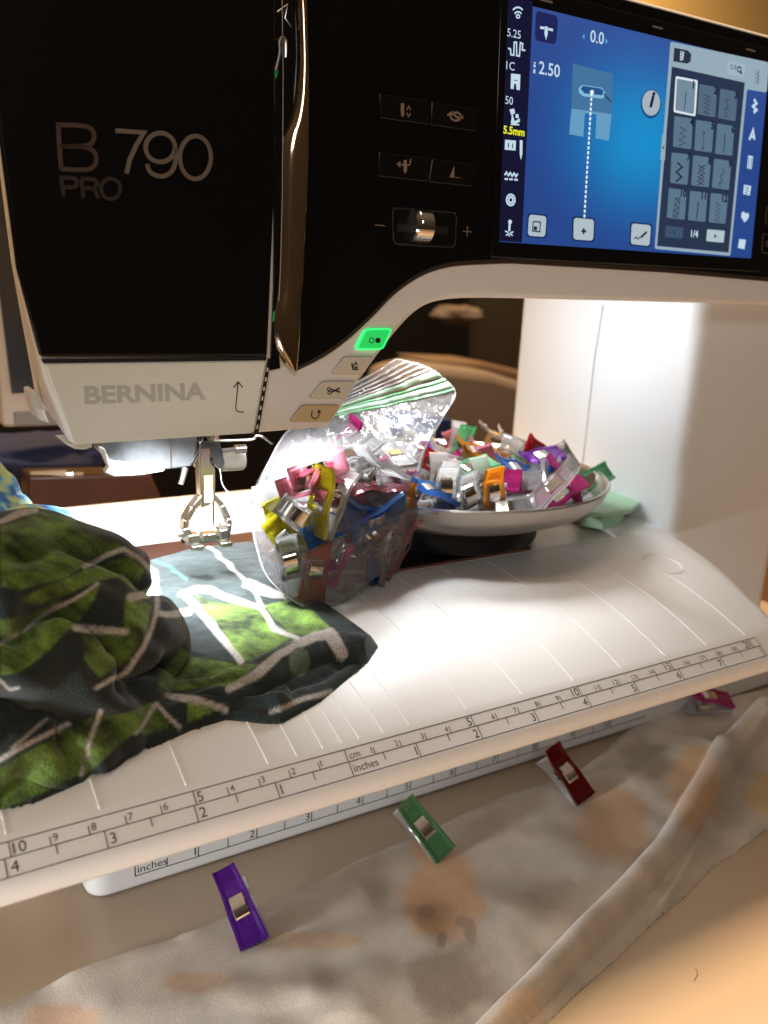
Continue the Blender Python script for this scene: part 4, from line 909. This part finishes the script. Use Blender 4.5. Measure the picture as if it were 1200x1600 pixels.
# ------------------------------------------------------------------ bowl of clips
BC = (138, 26.4, 0)
bowl = thing('pin_bowl', 'shallow steel dish on a round black base, heaped with clips', 'bowl', (138, 26.4, -14))
pr_ = [(0, -1.2), (30, -1.2), (46, 1.0), (60, 2.4), (70, 6.6), (76.6, 12), (78, 16.4), (78.6, 17.4), (79.6, 17.6), (80.2, 16.8), (79.4, 15.8), (77.8, 11.2), (71.5, 5.2), (61, .6), (46, -2), (30, -2.6), (0, -2.6)]
MB().lathe([(max(r, .01), z) for r, z in pr_], BC, 96).build('dish', mat('dish_steel', (.78, .77, .76), .32, 1, bump=.12, bscale=300, var=.05, vscale=60), bowl, angle=50)
MB().lathe([(.01, -2.2), (40, -2.2), (46, -2.6), (46.5, -4), (46.5, -12.6), (45.8, -13.9), (.01, -13.9)], BC, 72).build('bowl_base', rubber, bowl, angle=40)
from json import loads
BOWL = loads('''[[-15.4,-28.9,-11.3,-0.1,0.15,-0.09],[5.4,42.8,-9.7,0.21,0.06,0.18],[-45.6,18.2,-8.1,-0.31,0.26,-1.87],[-0.7,-39.3,-10.2,-0.19,0.2,0.51],[36.5,-9.7,-10.7,-0.12,0.22,1.83],[27.4,-15.4,-11.2,1.48,0.03,1.62],[-32.8,-37.9,-7.9,0.28,2.85,-1.16],[17.6,-10.7,-4.5,-2.47,-0.04,1.54],[12.1,3.3,-11.9,-3.14,0.09,-0.27],[-3.3,-4.4,-10.1,2.07,0.02,-0.06],[19.9,-33.0,-3.0,-1.43,-2.53,-0.59],[2.1,27.0,-11.4,-1.62,0.02,-2.69],[2.7,-20.2,-7.4,-1.75,0.35,0.92],[-17.0,-47.3,-7.9,2.93,-0.05,-1.08],[17.9,53.8,-5.0,1.21,0.18,-2.97],[-47.5,-22.7,-6.8,-1.88,-0.03,-1.15],[11.5,-51.1,-6.5,-1.38,-0.26,-2.13],[1.1,17.0,-3.5,2.2,0.49,-0.22],[38.4,18.9,-9.9,3.01,-0.01,0.93],[-17.5,34.5,-10.6,-0.04,3.14,-0.81],[-32.1,-18.1,-6.0,-0.58,-2.87,1.0],[-17.4,-24.7,0.1,-2.07,-0.05,-1.25],[-34.1,20.9,-10.4,-2.99,0.07,1.31],[-35.1,51.2,-2.1,-1.49,0.45,-0.78],[0.6,-19.5,3.7,-0.36,0.51,0.35],[-13.2,15.5,-11.9,0.0,0.09,2.33],[25.9,18.3,-10.8,-1.43,0.06,-2.07],[-22.4,9.2,-6.9,-0.74,0.46,-1.35],[-19.8,-39.1,3.5,2.06,0.02,1.82],[31.6,40.7,-5.8,-1.46,0.15,2.73],[-7.9,-13.0,-1.4,0.69,0.46,-2.23],[48.1,-13.1,-8.0,-0.28,2.85,-1.37],[-5.7,-57.4,-0.3,-2.42,0.07,-2.05],[25.0,-10.5,2.3,-0.59,0.33,-1.22],[-44.7,-41.6,-3.2,2.03,0.11,2.09],[-5.4,56.7,-5.4,0.4,0.07,0.25],[1.8,-38.5,-0.4,-0.36,0.2,-0.2],[57.7,4.6,-3.1,-1.67,0.22,-1.86],[-42.9,2.2,-7.8,-2.38,0.3,-0.03],[24.8,19.7,-1.0,3.1,-0.07,-0.11],[-61.6,-11.3,1.5,-2.52,0.03,1.4],[32.2,-34.9,1.1,-0.93,-0.1,1.15],[2.1,43.5,1.5,-1.52,0.12,0.08],[-46.0,-23.3,15.5,0.05,0.27,0.06],[38.7,1.1,-4.1,2.57,0.28,0.06],[11.7,5.9,2.6,0.39,-0.23,0.72],[-32.7,-4.6,-3.0,-2.59,-0.21,0.69],[-14.8,-58.0,5.2,1.05,-0.59,0.65],[50.6,23.0,-0.0,-1.57,-0.06,-2.72],[58.0,-14.0,2.0,-2.8,0.42,-0.8],[14.6,-17.3,6.8,0.61,-0.34,-0.97],[-54.6,23.9,-4.3,0.45,0.03,1.43],[1.6,-33.5,9.2,1.69,0.45,0.96],[-29.0,-62.2,5.5,-0.57,2.45,-0.99],[30.2,29.6,-0.7,1.59,-0.17,-0.45],[11.3,34.1,-1.3,-1.52,-0.05,0.9],[39.8,8.8,2.5,-0.58,0.49,0.05],[21.2,-56.4,-4.0,-0.45,0.31,0.69],[-20.2,49.2,4.7,-0.55,-0.41,1.39],[-29.8,-32.1,5.1,1.09,-0.09,-1.5],[2.8,-9.9,13.3,-0.82,0.11,-1.34],[38.8,-52.5,2.7,2.56,0.36,0.08],[-14.9,0.6,5.0,-2.31,0.02,-1.22],[63.4,-4.1,4.7,0.15,0.33,-0.77],[22.9,22.6,10.3,2.67,0.04,-1.57],[-40.8,8.0,2.7,-3.1,0.5,0.73],[23.4,49.2,4.4,1.19,3.08,0.03],[-45.2,-28.4,4.4,-0.33,0.02,-1.12],[58.4,23.2,9.6,-0.04,0.2,-2.33],[-15.6,-24.1,10.5,1.06,-0.04,-1.1],[-32.2,34.8,-3.4,-0.93,0.12,2.38],[41.4,-35.2,-6.5,-0.19,2.68,-1.36],[9.9,-51.5,5.3,-1.03,-2.99,0.44],[-32.6,-10.4,5.5,-2.13,0.03,-2.51],[43.2,13.2,10.9,0.78,0.17,-0.47],[-13.8,64.4,-0.4,2.11,0.09,0.03],[3.4,13.2,6.1,-0.87,-0.34,0.65],[-7.7,31.3,5.2,-1.75,2.66,-0.25],[-65.0,5.4,-1.3,-0.5,0.24,-1.53],[51.6,35.9,0.9,1.57,0.29,-2.54],[34.6,-7.9,8.0,0.34,-0.41,2.4]]''')
BAG = loads('''[[4.8,11.0,5.1,0.0,0.09,2.84],[11.7,-3.0,5.9,1.49,-0.03,0.37],[-10.0,0.4,5.1,-0.0,3.05,-1.1],[-0.8,7.4,14.3,-1.4,-0.11,-1.43],[20.5,-8.9,13.2,0.03,1.79,-0.86],[-15.5,-12.8,13.9,-0.41,0.44,2.39],[17.1,4.5,17.2,1.81,0.08,0.84],[-2.8,20.2,22.8,1.41,-0.13,0.28],[-19.4,8.0,12.6,-0.52,0.4,0.77],[4.4,12.6,24.6,1.45,0.01,0.7],[6.4,-16.1,14.2,-1.71,1.11,0.56],[8.3,19.6,34.7,1.55,-0.12,-0.05],[25.0,2.6,25.6,-1.72,0.17,-1.2],[-12.4,-9.0,26.3,-2.01,0.3,0.98],[-19.0,-2.7,21.5,-1.06,-0.14,-2.36],[-6.8,1.8,38.1,2.06,0.23,1.71],[-16.0,-16.2,41.7,1.47,0.05,-0.75],[-17.7,14.7,33.3,0.8,-0.79,0.82],[-19.6,0.2,31.9,-0.49,0.16,0.13],[3.6,-19.4,33.8,2.1,-0.29,-0.11],[-19.2,2.1,46.2,3.11,-0.13,-0.42],[6.6,-18.9,47.7,3.1,0.34,0.19],[8.8,-10.8,28.1,-2.34,0.01,-0.77],[10.0,2.7,32.9,-1.44,0.69,1.38],[23.5,-7.4,36.6,-1.77,-0.11,-1.82],[-2.0,12.8,45.0,2.76,0.1,-1.47],[24.5,-2.2,46.9,0.02,-3.11,1.38],[14.8,7.2,43.9,-0.47,2.16,-1.84],[-2.9,-9.3,51.7,-0.31,-3.04,0.23],[-17.5,13.3,51.9,-2.07,0.82,0.66],[11.0,15.4,50.5,-0.42,0.8,2.89],[1.3,10.7,54.0,2.74,0.25,-1.61],[-21.2,-11.3,54.8,-1.59,0.22,-1.02],[23.3,-6.4,56.3,0.01,-0.04,1.13]]''')
rnd = random.Random(11)
GB = {}
def where_bowl(x, y):
    r = math.hypot(x, y); a = math.degrees(math.atan2(y, x)) % 360
    if r < 18: return 'middle of the heap'
    d = ['column side', 'back column side', 'back', 'back bag side', 'bag side', 'front bag side', 'front', 'front column side'][int(((a + 22.5) % 360) // 45)]
    return d + (' of the rim' if r > 50 else ' of the heap')
adj = ['lying flat', 'on its side', 'standing upright', 'upside down']
def pose(e):
    R_ = Matrix.LocRotScale(None, __import__('mathutils').Euler(e), None); z = R_.col[2][2]; x = abs(R_.col[0][2])
    return adj[2] if x > .75 else (adj[0] if z > .6 else (adj[3] if z < -.6 else adj[1]))
used = {}
def uniq(base):
    used.setdefault(base, 0); used[base] += 1
    return base, used[base]
def zone_bowl(x, y):
    u = rnd.random()
    if u < .26: return 'clear'
    if x < -35: return rnd.choice(['orange', 'red', 'pink', 'pink', 'green', 'orange'])
    if x < -8: return rnd.choice(['orange', 'green', 'blue', 'clear', 'orange', 'yellow'])
    if x < 30: return rnd.choice(['pink', 'violet', 'blue', 'pink', 'magenta', 'orange'])
    return rnd.choice(['green', 'orange', 'clear', 'green', 'blue', 'violet'])
def zone_bag(x, z):
    u = rnd.random()
    if u < .16: return 'clear'
    if z > 36: return rnd.choice(['pink', 'pink', 'magenta', 'orange'])
    if x > 14: return rnd.choice(['clear', 'green', 'pink', 'orange', 'clear'])
    if x < -10: return rnd.choice(['yellow', 'yellow', 'pink', 'clear'] if z < 30 else ['pink', 'pink', 'yellow'])
    return rnd.choice(['red', 'clear', 'yellow', 'magenta', 'blue']) if z < 24 else rnd.choice(['pink', 'blue', 'yellow', 'magenta'])
cols_b = ['clear'] * 7 + ['orange'] * 4 + ['magenta'] * 4 + ['green'] * 4 + ['pink'] * 2 + ['violet'] * 2 + ['blue'] * 3 + ['red', 'yellow']
def cname(c): return c
from mathutils import Euler
def pile(data, C0, RZ, cols, wfun, tail, group, zmax, zmin=-99, lean=None):
    items = []
    for r in data:
        if r[2] > zmax or r[2] < zmin or (zmax > 40 and r[2] > 36 and r[0] < -14): continue
        p = Vector(r[:3]); M = Euler(r[3:]).to_matrix().to_4x4(); M.translation = p
        G = Matrix.Translation(Vector(C0)) @ (lean or Matrix.Identity(4)) @ Matrix.Rotation(RZ, 4, 'Z') @ M
        loc = G.translation.copy(); G.translation = loc * S; items.append((loc, G))
    items.sort(key=lambda t: (round(t[0][1]), t[0][0])); out = []
    for k, (loc, G) in enumerate(items):
        rel = loc - Vector(C0); c = zone_bowl(rel.x, rel.y) if wfun is wb_ else zone_bag(rel.x, rel.z)
        out.append([c, wfun(rel), pose(G.to_euler()), loc, G])
    cnt = {}
    lab_ = []
    for o in out:
        b_ = '%s clip %s, %s' % (cname(o[0]), o[2], o[1]); cnt.setdefault(b_, []).append(o); lab_.append(b_)
    for o, b_ in zip(out, lab_):
        g = cnt[b_]
        if len(g) > 1:
            # set apart by the neighbour it touches
            nb = sorted([q for q in out if q is not o], key=lambda q: (q[3] - o[3]).length)
            ex = ''
            for n_i in range(1, 4):
                cand = ', touching %s and %s' % (cname(nb[0][0]), cname(nb[n_i][0]))
                ex = cand
                if all(cand not in getattr_lab(q) for q in g if q is not o): break
            b_ = b_ + ex
        o.append(b_)
        LBL[id(o)] = b_
    for o in out: clip(o[4], o[0], o[5] + (' ' + tail if tail else ''), group)
LBL = {}
def getattr_lab(q): return LBL.get(id(q), '')
wb_ = lambda r: where_bowl(r[0], r[1])
pile(BOWL, (138, 26.4, 16.4), .6, cols_b, wb_, '', 'sewing clips heaped in the steel dish', 6.5)
# the mint clip overhanging the right rim of the dish
def dishclip(u, v, du, dv, y, color, label, zd=(-.3, -1, .4)):
    a = at(u - du, v - dv, 1, y); b = at(u + du, v + dv, 1, y); clip(basis((a + b) / 2, b - a, zd), color, label, 'sewing clips heaped in the steel dish')
dishclip(765, 768, 2, 26, -30, 'orange', 'orange clip standing upright at the front rim of the dish')
dishclip(728, 774, 6, 24, -30, 'clear', 'clear clip upright beside the orange one at the front rim')
dishclip(692, 762, -2, 25, -28, 'clear', 'clear clip with bright spring left of the front rim orange clip')
dishclip(668, 778, 30, 6, -32, 'blue', 'blue clip edge on at the front rim nearest the bag', (-.2, -.3, 1))
dishclip(846, 722, 28, -10, 0, 'violet', 'violet clip arching over the top of the dish heap', (-.1, -.4, 1))
dishclip(832, 706, 20, 14, 12, 'red', 'red clip at the top of the heap behind the violet one')
dishclip(738, 716, 26, 6, 10, 'orange', 'orange clip lying flat near the back of the dish heap', (-.1, -.5, 1))
dishclip(735, 742, 28, -14, -12, 'green', 'mint green clip edge on in the middle of the dish heap', (-.2, -.3, 1))
dishclip(800, 742, 26, 3, -10, 'blue', 'blue clip lying in the centre of the dish heap', (-.2, -.5, 1))
dishclip(852, 782, 28, 2, -22, 'orange', 'orange clip lying at the front rim nearest the column', (-.2, -.8, .8))
dishclip(668, 722, 24, 16, 5, 'red', 'red orange clip tipped beside the bag in the dish')
dishclip(718, 700, -4, 20, 45, 'green', 'green clip upright at the back rim of the dish')
dishclip(920, 752, 38, -20, -4, 'green', 'large mint green clip hanging over the rim of the dish nearest the column', (-.5, -.8, .5))
def where_bag(r):
    h = 'low in bag' if r[2] < 18 else ('midway in bag' if r[2] < 36 else 'high in bag'); s = 'needle side' if r[0] < -9 else ('dish side' if r[0] > 9 else 'middle')
    d = ' front' if r[1] < -6 else (' back' if r[1] > 8 else '')
    return h + ' ' + s + d
cols_g = ['clear'] * 5 + ['pink'] * 4 + ['magenta'] * 2 + ['yellow'] * 4 + ['blue'] * 4 + ['red'] * 2 + ['green'] * 2 + ['orange'] * 2 + ['violet']
pile(BAG, (51, -20, -12.5), 0, cols_g, where_bag, '', 'sewing clips inside the plastic bag', 52, -99, Matrix.Rotation(rad(-3), 4, 'Y'))

def bagclip(u, v, du, dv, y, color, label, zd=(-.35, -1, .25), dy=0):
    a = at(u - du, v - dv, 1, y + dy); b = at(u + du, v + dv, 1, y - dy); clip(basis((a + b) / 2, b - a, zd), color, label, 'sewing clips inside the plastic bag')
bagclip(492, 885, -6, 40, -37, 'red', 'red clip with silver spring pointing down at the bottom tip of the bag')
bagclip(452, 875, 8, 34, -36, 'clear', 'clear clip upright beside the red one at the bag bottom')
bagclip(540, 868, -22, 34, -34, 'magenta', 'magenta clip seen edge on beside the red one at the bag bottom', (-1, -.3, .2))
bagclip(512, 822, 34, -16, -40, 'blue', 'blue clip slanting up across the middle of the bag front')
bagclip(583, 832, 26, -30, -30, 'clear', 'clear clip slanting up near the lower dish side of the bag')
bagclip(604, 784, 24, 18, -27, 'green', 'green clip pressed against the dish side of the bag')
bagclip(568, 800, 34, 6, -38, 'blue', 'deep blue clip edge on above the slanting blue clip', (-.2, -.4, 1))
bagclip(574, 752, 4, 28, -32, 'clear', 'clear clip standing high on the dish side of the bag front')
bagclip(462, 805, 30, 22, -42, 'clear', 'clear clip lying across the needle side of the bag front')
bagclip(436, 815, 10, 24, -28, 'yellow', 'yellow clip at the needle side edge of the bag')
bagclip(512, 785, -10, 34, -45, 'yellow', 'yellow clip edge on in the middle of the bag front', (-1, -.4, .2))
bagclip(490, 735, 34, -12, -36, 'pink', 'pink clip lying on top of the heap in the bag front')
bagclip(515, 762, 30, 16, -38, 'pink', 'pale pink clip sloping down under the topmost pink one')
bagclip(472, 756, 28, -8, -38, 'pink', 'pink clip on the needle side high in the bag')
bagclip(440, 838, 20, 26, -30, 'yellow', 'yellow clip behind the clear ones low on the needle side')
# ------------------------------------------------------------------ zip bag
bag = thing('zip_bag', 'clear plastic zip bag with green seal, full of coloured clips, leaning on the dish', 'plastic bag', (50, -22, -14))
film = bpy.data.materials.new('plastic_film'); film.use_nodes = True; nt = film.node_tree; N = nt.nodes; L = nt.links; N.clear()
out_ = N.new('ShaderNodeOutputMaterial'); tr = N.new('ShaderNodeBsdfTransparent'); gl = N.new('ShaderNodeBsdfGlossy'); df = N.new('ShaderNodeBsdfDiffuse'); tl_ = N.new('ShaderNodeBsdfTranslucent')
gl.inputs['Roughness'].default_value = .10; tr.inputs[0].default_value = (.97, .97, .98, 1); df.inputs[0].default_value = (.9, .9, .92, 1)
fr = N.new('ShaderNodeFresnel'); fr.inputs['IOR'].default_value = 1.5
tc = N.new('ShaderNodeTexCoord'); n1 = N.new('ShaderNodeTexNoise'); n1.inputs['Scale'].default_value = 75; n1.inputs['Detail'].default_value = 4; n1.inputs['Distortion'].default_value = 1.5
v1 = N.new('ShaderNodeTexVoronoi'); v1.feature = 'DISTANCE_TO_EDGE'; v1.inputs['Scale'].default_value = 65
L.new(tc.outputs['Object'], n1.inputs['Vector']); mxv = N.new('ShaderNodeVectorMath'); mxv.operation = 'MULTIPLY_ADD'; mxv.inputs[1].default_value = (.012, .012, .012); L.new(n1.outputs['Color'], mxv.inputs[0]); L.new(tc.outputs['Object'], mxv.inputs[2]); L.new(mxv.outputs[0], v1.inputs['Vector'])
ad = N.new('ShaderNodeMath'); ad.operation = 'ADD'; L.new(n1.outputs[0], ad.inputs[0]); L.new(v1.outputs[0], ad.inputs[1])
bu = N.new('ShaderNodeBump'); bu.inputs['Strength'].default_value = .6; bu.inputs['Distance'].default_value = .0035; L.new(ad.outputs[0], bu.inputs['Height'])
for n_ in (gl, df, fr): L.new(bu.outputs[0], n_.inputs['Normal'])
m1 = N.new('ShaderNodeMixShader'); m1.inputs[0].default_value = .08; L.new(tr.outputs[0], m1.inputs[1]); L.new(df.outputs[0], m1.inputs[2])
m2 = N.new('ShaderNodeMixShader'); fm = N.new('ShaderNodeMath'); fm.operation = 'MULTIPLY'; fm.inputs[1].default_value = .55; L.new(fr.outputs[0], fm.inputs[0]); L.new(fm.outputs[0], m2.inputs[0]); L.new(m1.outputs[0], m2.inputs[1]); L.new(gl.outputs[0], m2.inputs[2]); L.new(m2.outputs[0], out_.inputs[0])
MATS['plastic_film'] = film
rows_ = [(0, (474, 948), (532, 952), -43, 1), (.05, (440, 925), (556, 922), -38, 16), (.12, (412, 892), (582, 890), -30, 36), (.26, (397, 838), (622, 850), -22, 52), (.40, (397, 790), (642, 800), -18, 56), (.53, (410, 745), (650, 745), -14, 44), (.64, (428, 705), (664, 700), -9, 26),
         (.74, (448, 675), (690, 655), -4, 13), (.83, (470, 662), (711, 618), 0, 6), (.90, (486, 650), (700, 598), 2, 3), (.95, (500, 640), (668, 574), 3, 1.6), (1.0, (512, 622), (618, 562), 4, 1.2)]
def interp(t, k):
    tt = [r[0] for r in rows_]; i = min(max(int(np.searchsorted(tt, t)) - 1, 0), len(rows_) - 2); g = lambda j: np.array(k(rows_[min(max(j, 0), len(rows_) - 1)]), float)
    u = (t - tt[i]) / (tt[i + 1] - tt[i]); a, b, c, d = g(i - 1), g(i), g(i + 1), g(i + 2)
    return .5 * ((2 * b) + (c - a) * u + (2 * a - 5 * b + 4 * c - d) * u * u + (3 * b - a - 3 * c + d) * u ** 3)
def bagpt(u, t, side):
    l = interp(t, lambda r: r[1]); r_ = interp(t, lambda r: r[2]); yc = float(interp(t, lambda r: (r[3],))[0]); th = max(.6, float(interp(t, lambda r: (r[4],))[0]))
    A = at(l[0], l[1], 1, yc); B = at(r_[0], r_[1], 1, yc); P = A * (1 - u) + B * u
    bulge = math.sin(math.pi * u) ** .55
    n_ = noise.fractal(Vector((P[0] / 18, P[2] / 18 + side * 3, side * 5)), 1, 2, 4); n2 = 1 - abs(noise.noise(Vector((P[0] / 13 + P[2] / 30, P[2] / 22, side * 9 + 2))) * 2.2)
    amp = (1.2 + min(th, 20) * .05) * min(1, 6 * u * (1 - u) + .15)
    off = th / 2 * bulge + amp * (n_ * 1.2 + max(n2, 0) * .8)
    return (P[0] + .8 * n_ * (1 - abs(2 * u - 1)), P[1] + side * off, max(P[2] + 1.0 * n_ * min(1, t * 5), -13.6))
nu, nv = 90, 110
mb = MB(); V = [bagpt(i / nu, j / nv, -1) for j in range(nv + 1) for i in range(nu + 1)]; F = [(j * (nu + 1) + i, j * (nu + 1) + i + 1, (j + 1) * (nu + 1) + i + 1, (j + 1) * (nu + 1) + i) for j in range(nv) for i in range(nu)]
mb.add(V, F).build('front_film', film, bag, angle=180)
mb = MB(); V = [bagpt(i / nu, j / nv, 1) for j in range(nv + 1) for i in range(nu + 1)]
mb.add(V, F).build('back_film', film, bag, angle=180)
mb = MB()
for u in (0, 1): mb.tube([bagpt(u, t, -1) for t in np.linspace(0, 1, 60)], .35, 5)
mb.tube([bagpt(u, 1, -1) for u in np.linspace(0, 1, 30)], .3, 5)
mb.build('bag_seam', mat('film_edge', (.9, .9, .9), .15, trans=.6), bag)
def strip(t0, t1, m, nm):
    mb = MB(); V = []; F = []
    for k in range(41):
        u = k / 40
        for t in (t0, t1):
            p = np.array(bagpt(u, t, -1)); V.append(tuple(p + [0, -.9, 0]))
    F = [(2 * k, 2 * k + 1, 2 * k + 3, 2 * k + 2) for k in range(40)]
    mb.V = V; mb.F = F; o = mb.build(nm, m, bag, angle=180); md = o.modifiers.new('s', 'SOLIDIFY'); md.thickness = .5 * S; return o
gz = mat('green_seal', (.25, .68, .32), .2, trans=.45); gz2 = mat('green_seal_pale', (.55, .80, .60), .2, trans=.6); wz = mat('white_seal', (.85, .87, .87), .2, trans=.6)
for t0, t1, m_, nm in ((.862, .871, gz, 'green_seal'), (.878, .905, gz2, 'green_band'), (.908, .916, gz, 'green_seal'), (.922, .94, gz2, 'green_band'), (.944, .949, wz, 'seal_ridge'), (.956, .961, wz, 'seal_ridge'), (.968, .973, wz, 'seal_ridge'), (.98, .985, wz, 'seal_ridge')): strip(t0, t1, m_, nm)

# ------------------------------------------------------------------ mint box behind the dish
mint = mat('mint_plastic', (.46, .74, .50), .35, trans=.15)
mbx = thing('mint_box', 'pale mint green plastic box behind the dish beside the column', 'plastic box', (228, 6, -14))
tp = [at(u, v, 2, -3.5)[:2] for u, v in [(905, 800), (900, 770), (930, 754), (958, 754), (1001, 784), (985, 796), (940, 802)]]
tp = rpoly(tp, 1.5)
MB().prism([(x, y, -6) for x, y in tp], [(x, y, -3.5) for x, y in tp]).build('box_lid', mint, mbx, bevel=.6)
bt = [at(u, v, 2, -6)[:2] for u, v in [(908, 800), (906, 780), (950, 765), (978, 792), (968, 800), (944, 806)]]
MB().prism([(x, y, -13.9) for x, y in bt], [(x, y, -5.9) for x, y in bt]).build('box_body', mint, mbx, bevel=.6)

# ------------------------------------------------------------------ things in the dim room behind
def AY(L, y): return [(at(u, v, 1, y)[0], at(u, v, 1, y)[2]) for u, v in L]
def slab(L, y, d, name, m, parent=None, bevel=1, rr=0):
    q = AY(L, y); q = rpoly(q, rr) if rr else q
    return MB().prism([(x, y, z) for x, z in q], [(x, y + d, z) for x, z in q]).build(name, m, parent, bevel=bevel)
mon = thing('monitor', 'silver framed monitor with black screen behind the head', 'monitor', (-60, 250, -100))
silver = mat('silver_frame', (.55, .50, .46), .4, .3, var=.03)
slab([(-45, 60), (200, 60), (200, 662), (3, 668)], 245, 14, 'monitor_frame', silver, mon, 2, 4)
slab([(-50, 66), (19, 615), (196, 608), (196, 66)], 243.4, 1.2, 'monitor_screen', mat('monitor_black', (.004, .004, .005), .25), mon, .2)
gr = mat('speaker_grille', (.20, .19, .18), .6)
slab([(22, 644), (150, 640), (150, 662), (24, 666)], 243.6, 1.0, 'speaker_grille', gr, mon, .2)
mb = MB()
for iu in range(30):
    for iv in range(5):
        u = 26 + iu * 4.1; v = 646 + iv * 4 - iu * .12; p = at(u + (iv % 2) * 2, v, 1, 243); mb.box(p[0] - .38, p[0] + .38, 242.9, 243.8, p[2] - .38, p[2] + .38)
o = mb.build('grille_hole', silver, mon); o['kind'] = 'stuff'
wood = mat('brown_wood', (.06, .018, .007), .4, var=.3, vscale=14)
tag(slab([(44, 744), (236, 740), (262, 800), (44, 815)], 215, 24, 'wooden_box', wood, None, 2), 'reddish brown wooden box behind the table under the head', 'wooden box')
pen = thing('pen', 'blurred metal tipped pen lying on the brown wooden box', 'pen', at(90, 741, 1, 214))
p0, p1, p2 = at(48, 744, 1, 222), at(105, 741, 1, 218), at(130, 740, 1, 216)
MB().tube([p0, p1], [3.0, 3.0], 14).build('pen_barrel', mat('pen_tan', (.45, .34, .22), .4), pen)
MB().tube([p1, p1 * .6 + p2 * .4, p1 * .55 + p2 * .45, p2], [3.0, 2.7, 1.8, 1.2], 14).build('pen_tip', chrome, pen)
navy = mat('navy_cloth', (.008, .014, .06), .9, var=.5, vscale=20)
def blob(name, c, r, m, seed, label, cat):
    V = []; F = []; nu, nv = 48, 24
    for j in range(nv + 1):
        ph = math.pi * j / nv
        for i in range(nu):
            th = 2 * math.pi * i / nu; d = Vector((math.cos(th) * math.sin(ph), math.sin(th) * math.sin(ph), math.cos(ph))); k = 1 + .25 * noise.fractal(d * 1.7 + Vector((seed, 0, 0)), 1, 2, 3)
            V.append((c[0] + r[0] * d[0] * k, c[1] + r[1] * d[1] * k, c[2] + r[2] * d[2] * k))
    F = [(j * nu + i, j * nu + (i + 1) % nu, (j + 1) * nu + (i + 1) % nu, (j + 1) * nu + i) for j in range(nv) for i in range(nu)]
    me = bpy.data.meshes.new(name); me.from_pydata([tuple(a * S for a in v) for v in V], [], F); me.shade_smooth(); return tag(link(name, me, m), label, cat)
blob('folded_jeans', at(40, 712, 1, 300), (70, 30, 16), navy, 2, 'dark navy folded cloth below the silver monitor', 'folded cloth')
# seen through the arch
slab_sofa = thing('armchair', 'beige upholstered armchair back seen through the arch', 'armchair', at(740, 640, 1, 700))
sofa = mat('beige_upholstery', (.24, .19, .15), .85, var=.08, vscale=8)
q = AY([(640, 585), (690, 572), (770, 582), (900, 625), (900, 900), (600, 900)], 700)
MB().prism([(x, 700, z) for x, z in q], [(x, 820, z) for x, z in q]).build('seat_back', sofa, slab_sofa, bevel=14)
q = AY([(668, 562), (760, 566), (900, 600), (900, 640), (780, 600), (690, 584)], 760)
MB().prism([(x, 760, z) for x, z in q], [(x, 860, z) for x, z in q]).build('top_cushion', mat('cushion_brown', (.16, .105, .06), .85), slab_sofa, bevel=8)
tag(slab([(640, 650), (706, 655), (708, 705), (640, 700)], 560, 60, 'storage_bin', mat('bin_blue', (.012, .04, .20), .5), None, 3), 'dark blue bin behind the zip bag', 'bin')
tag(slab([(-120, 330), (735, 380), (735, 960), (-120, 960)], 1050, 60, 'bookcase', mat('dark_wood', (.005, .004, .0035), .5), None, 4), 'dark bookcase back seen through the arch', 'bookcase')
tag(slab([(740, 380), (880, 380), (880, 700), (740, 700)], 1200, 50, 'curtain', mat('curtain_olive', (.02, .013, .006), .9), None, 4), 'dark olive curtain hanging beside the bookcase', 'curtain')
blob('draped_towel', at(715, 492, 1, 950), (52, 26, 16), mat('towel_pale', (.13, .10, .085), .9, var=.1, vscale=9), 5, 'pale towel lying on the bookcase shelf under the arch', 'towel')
q = [(560, 150), (1500, 150), (1500, 420), (560, 420)]
tag(MB().prism([(470, -60, -860), (900, -60, -860), (900, 420, -860), (470, 150, -860)], [(470, -60, 42), (900, -60, 42), (900, 420, 42), (470, 150, 42)]).build('cabinet', mat('cabinet_brown', (.22, .12, .06), .5, var=.1, vscale=6), bevel=3), 'plain brown cabinet beyond the right side of the machine', 'cabinet')
# a stray thread on the desk
pt = [at(u, v, 2, ZD + .4) for u, v in crom([(1086, 1512), (1090, 1518), (1088, 1526), (1084, 1532)], 4)]
tag(MB().tube(pt, .08, 5).build('stray_thread', mat('thread_dark', (.12, .07, .05), .7)), 'short curled stray thread on the bare desk', 'thread')
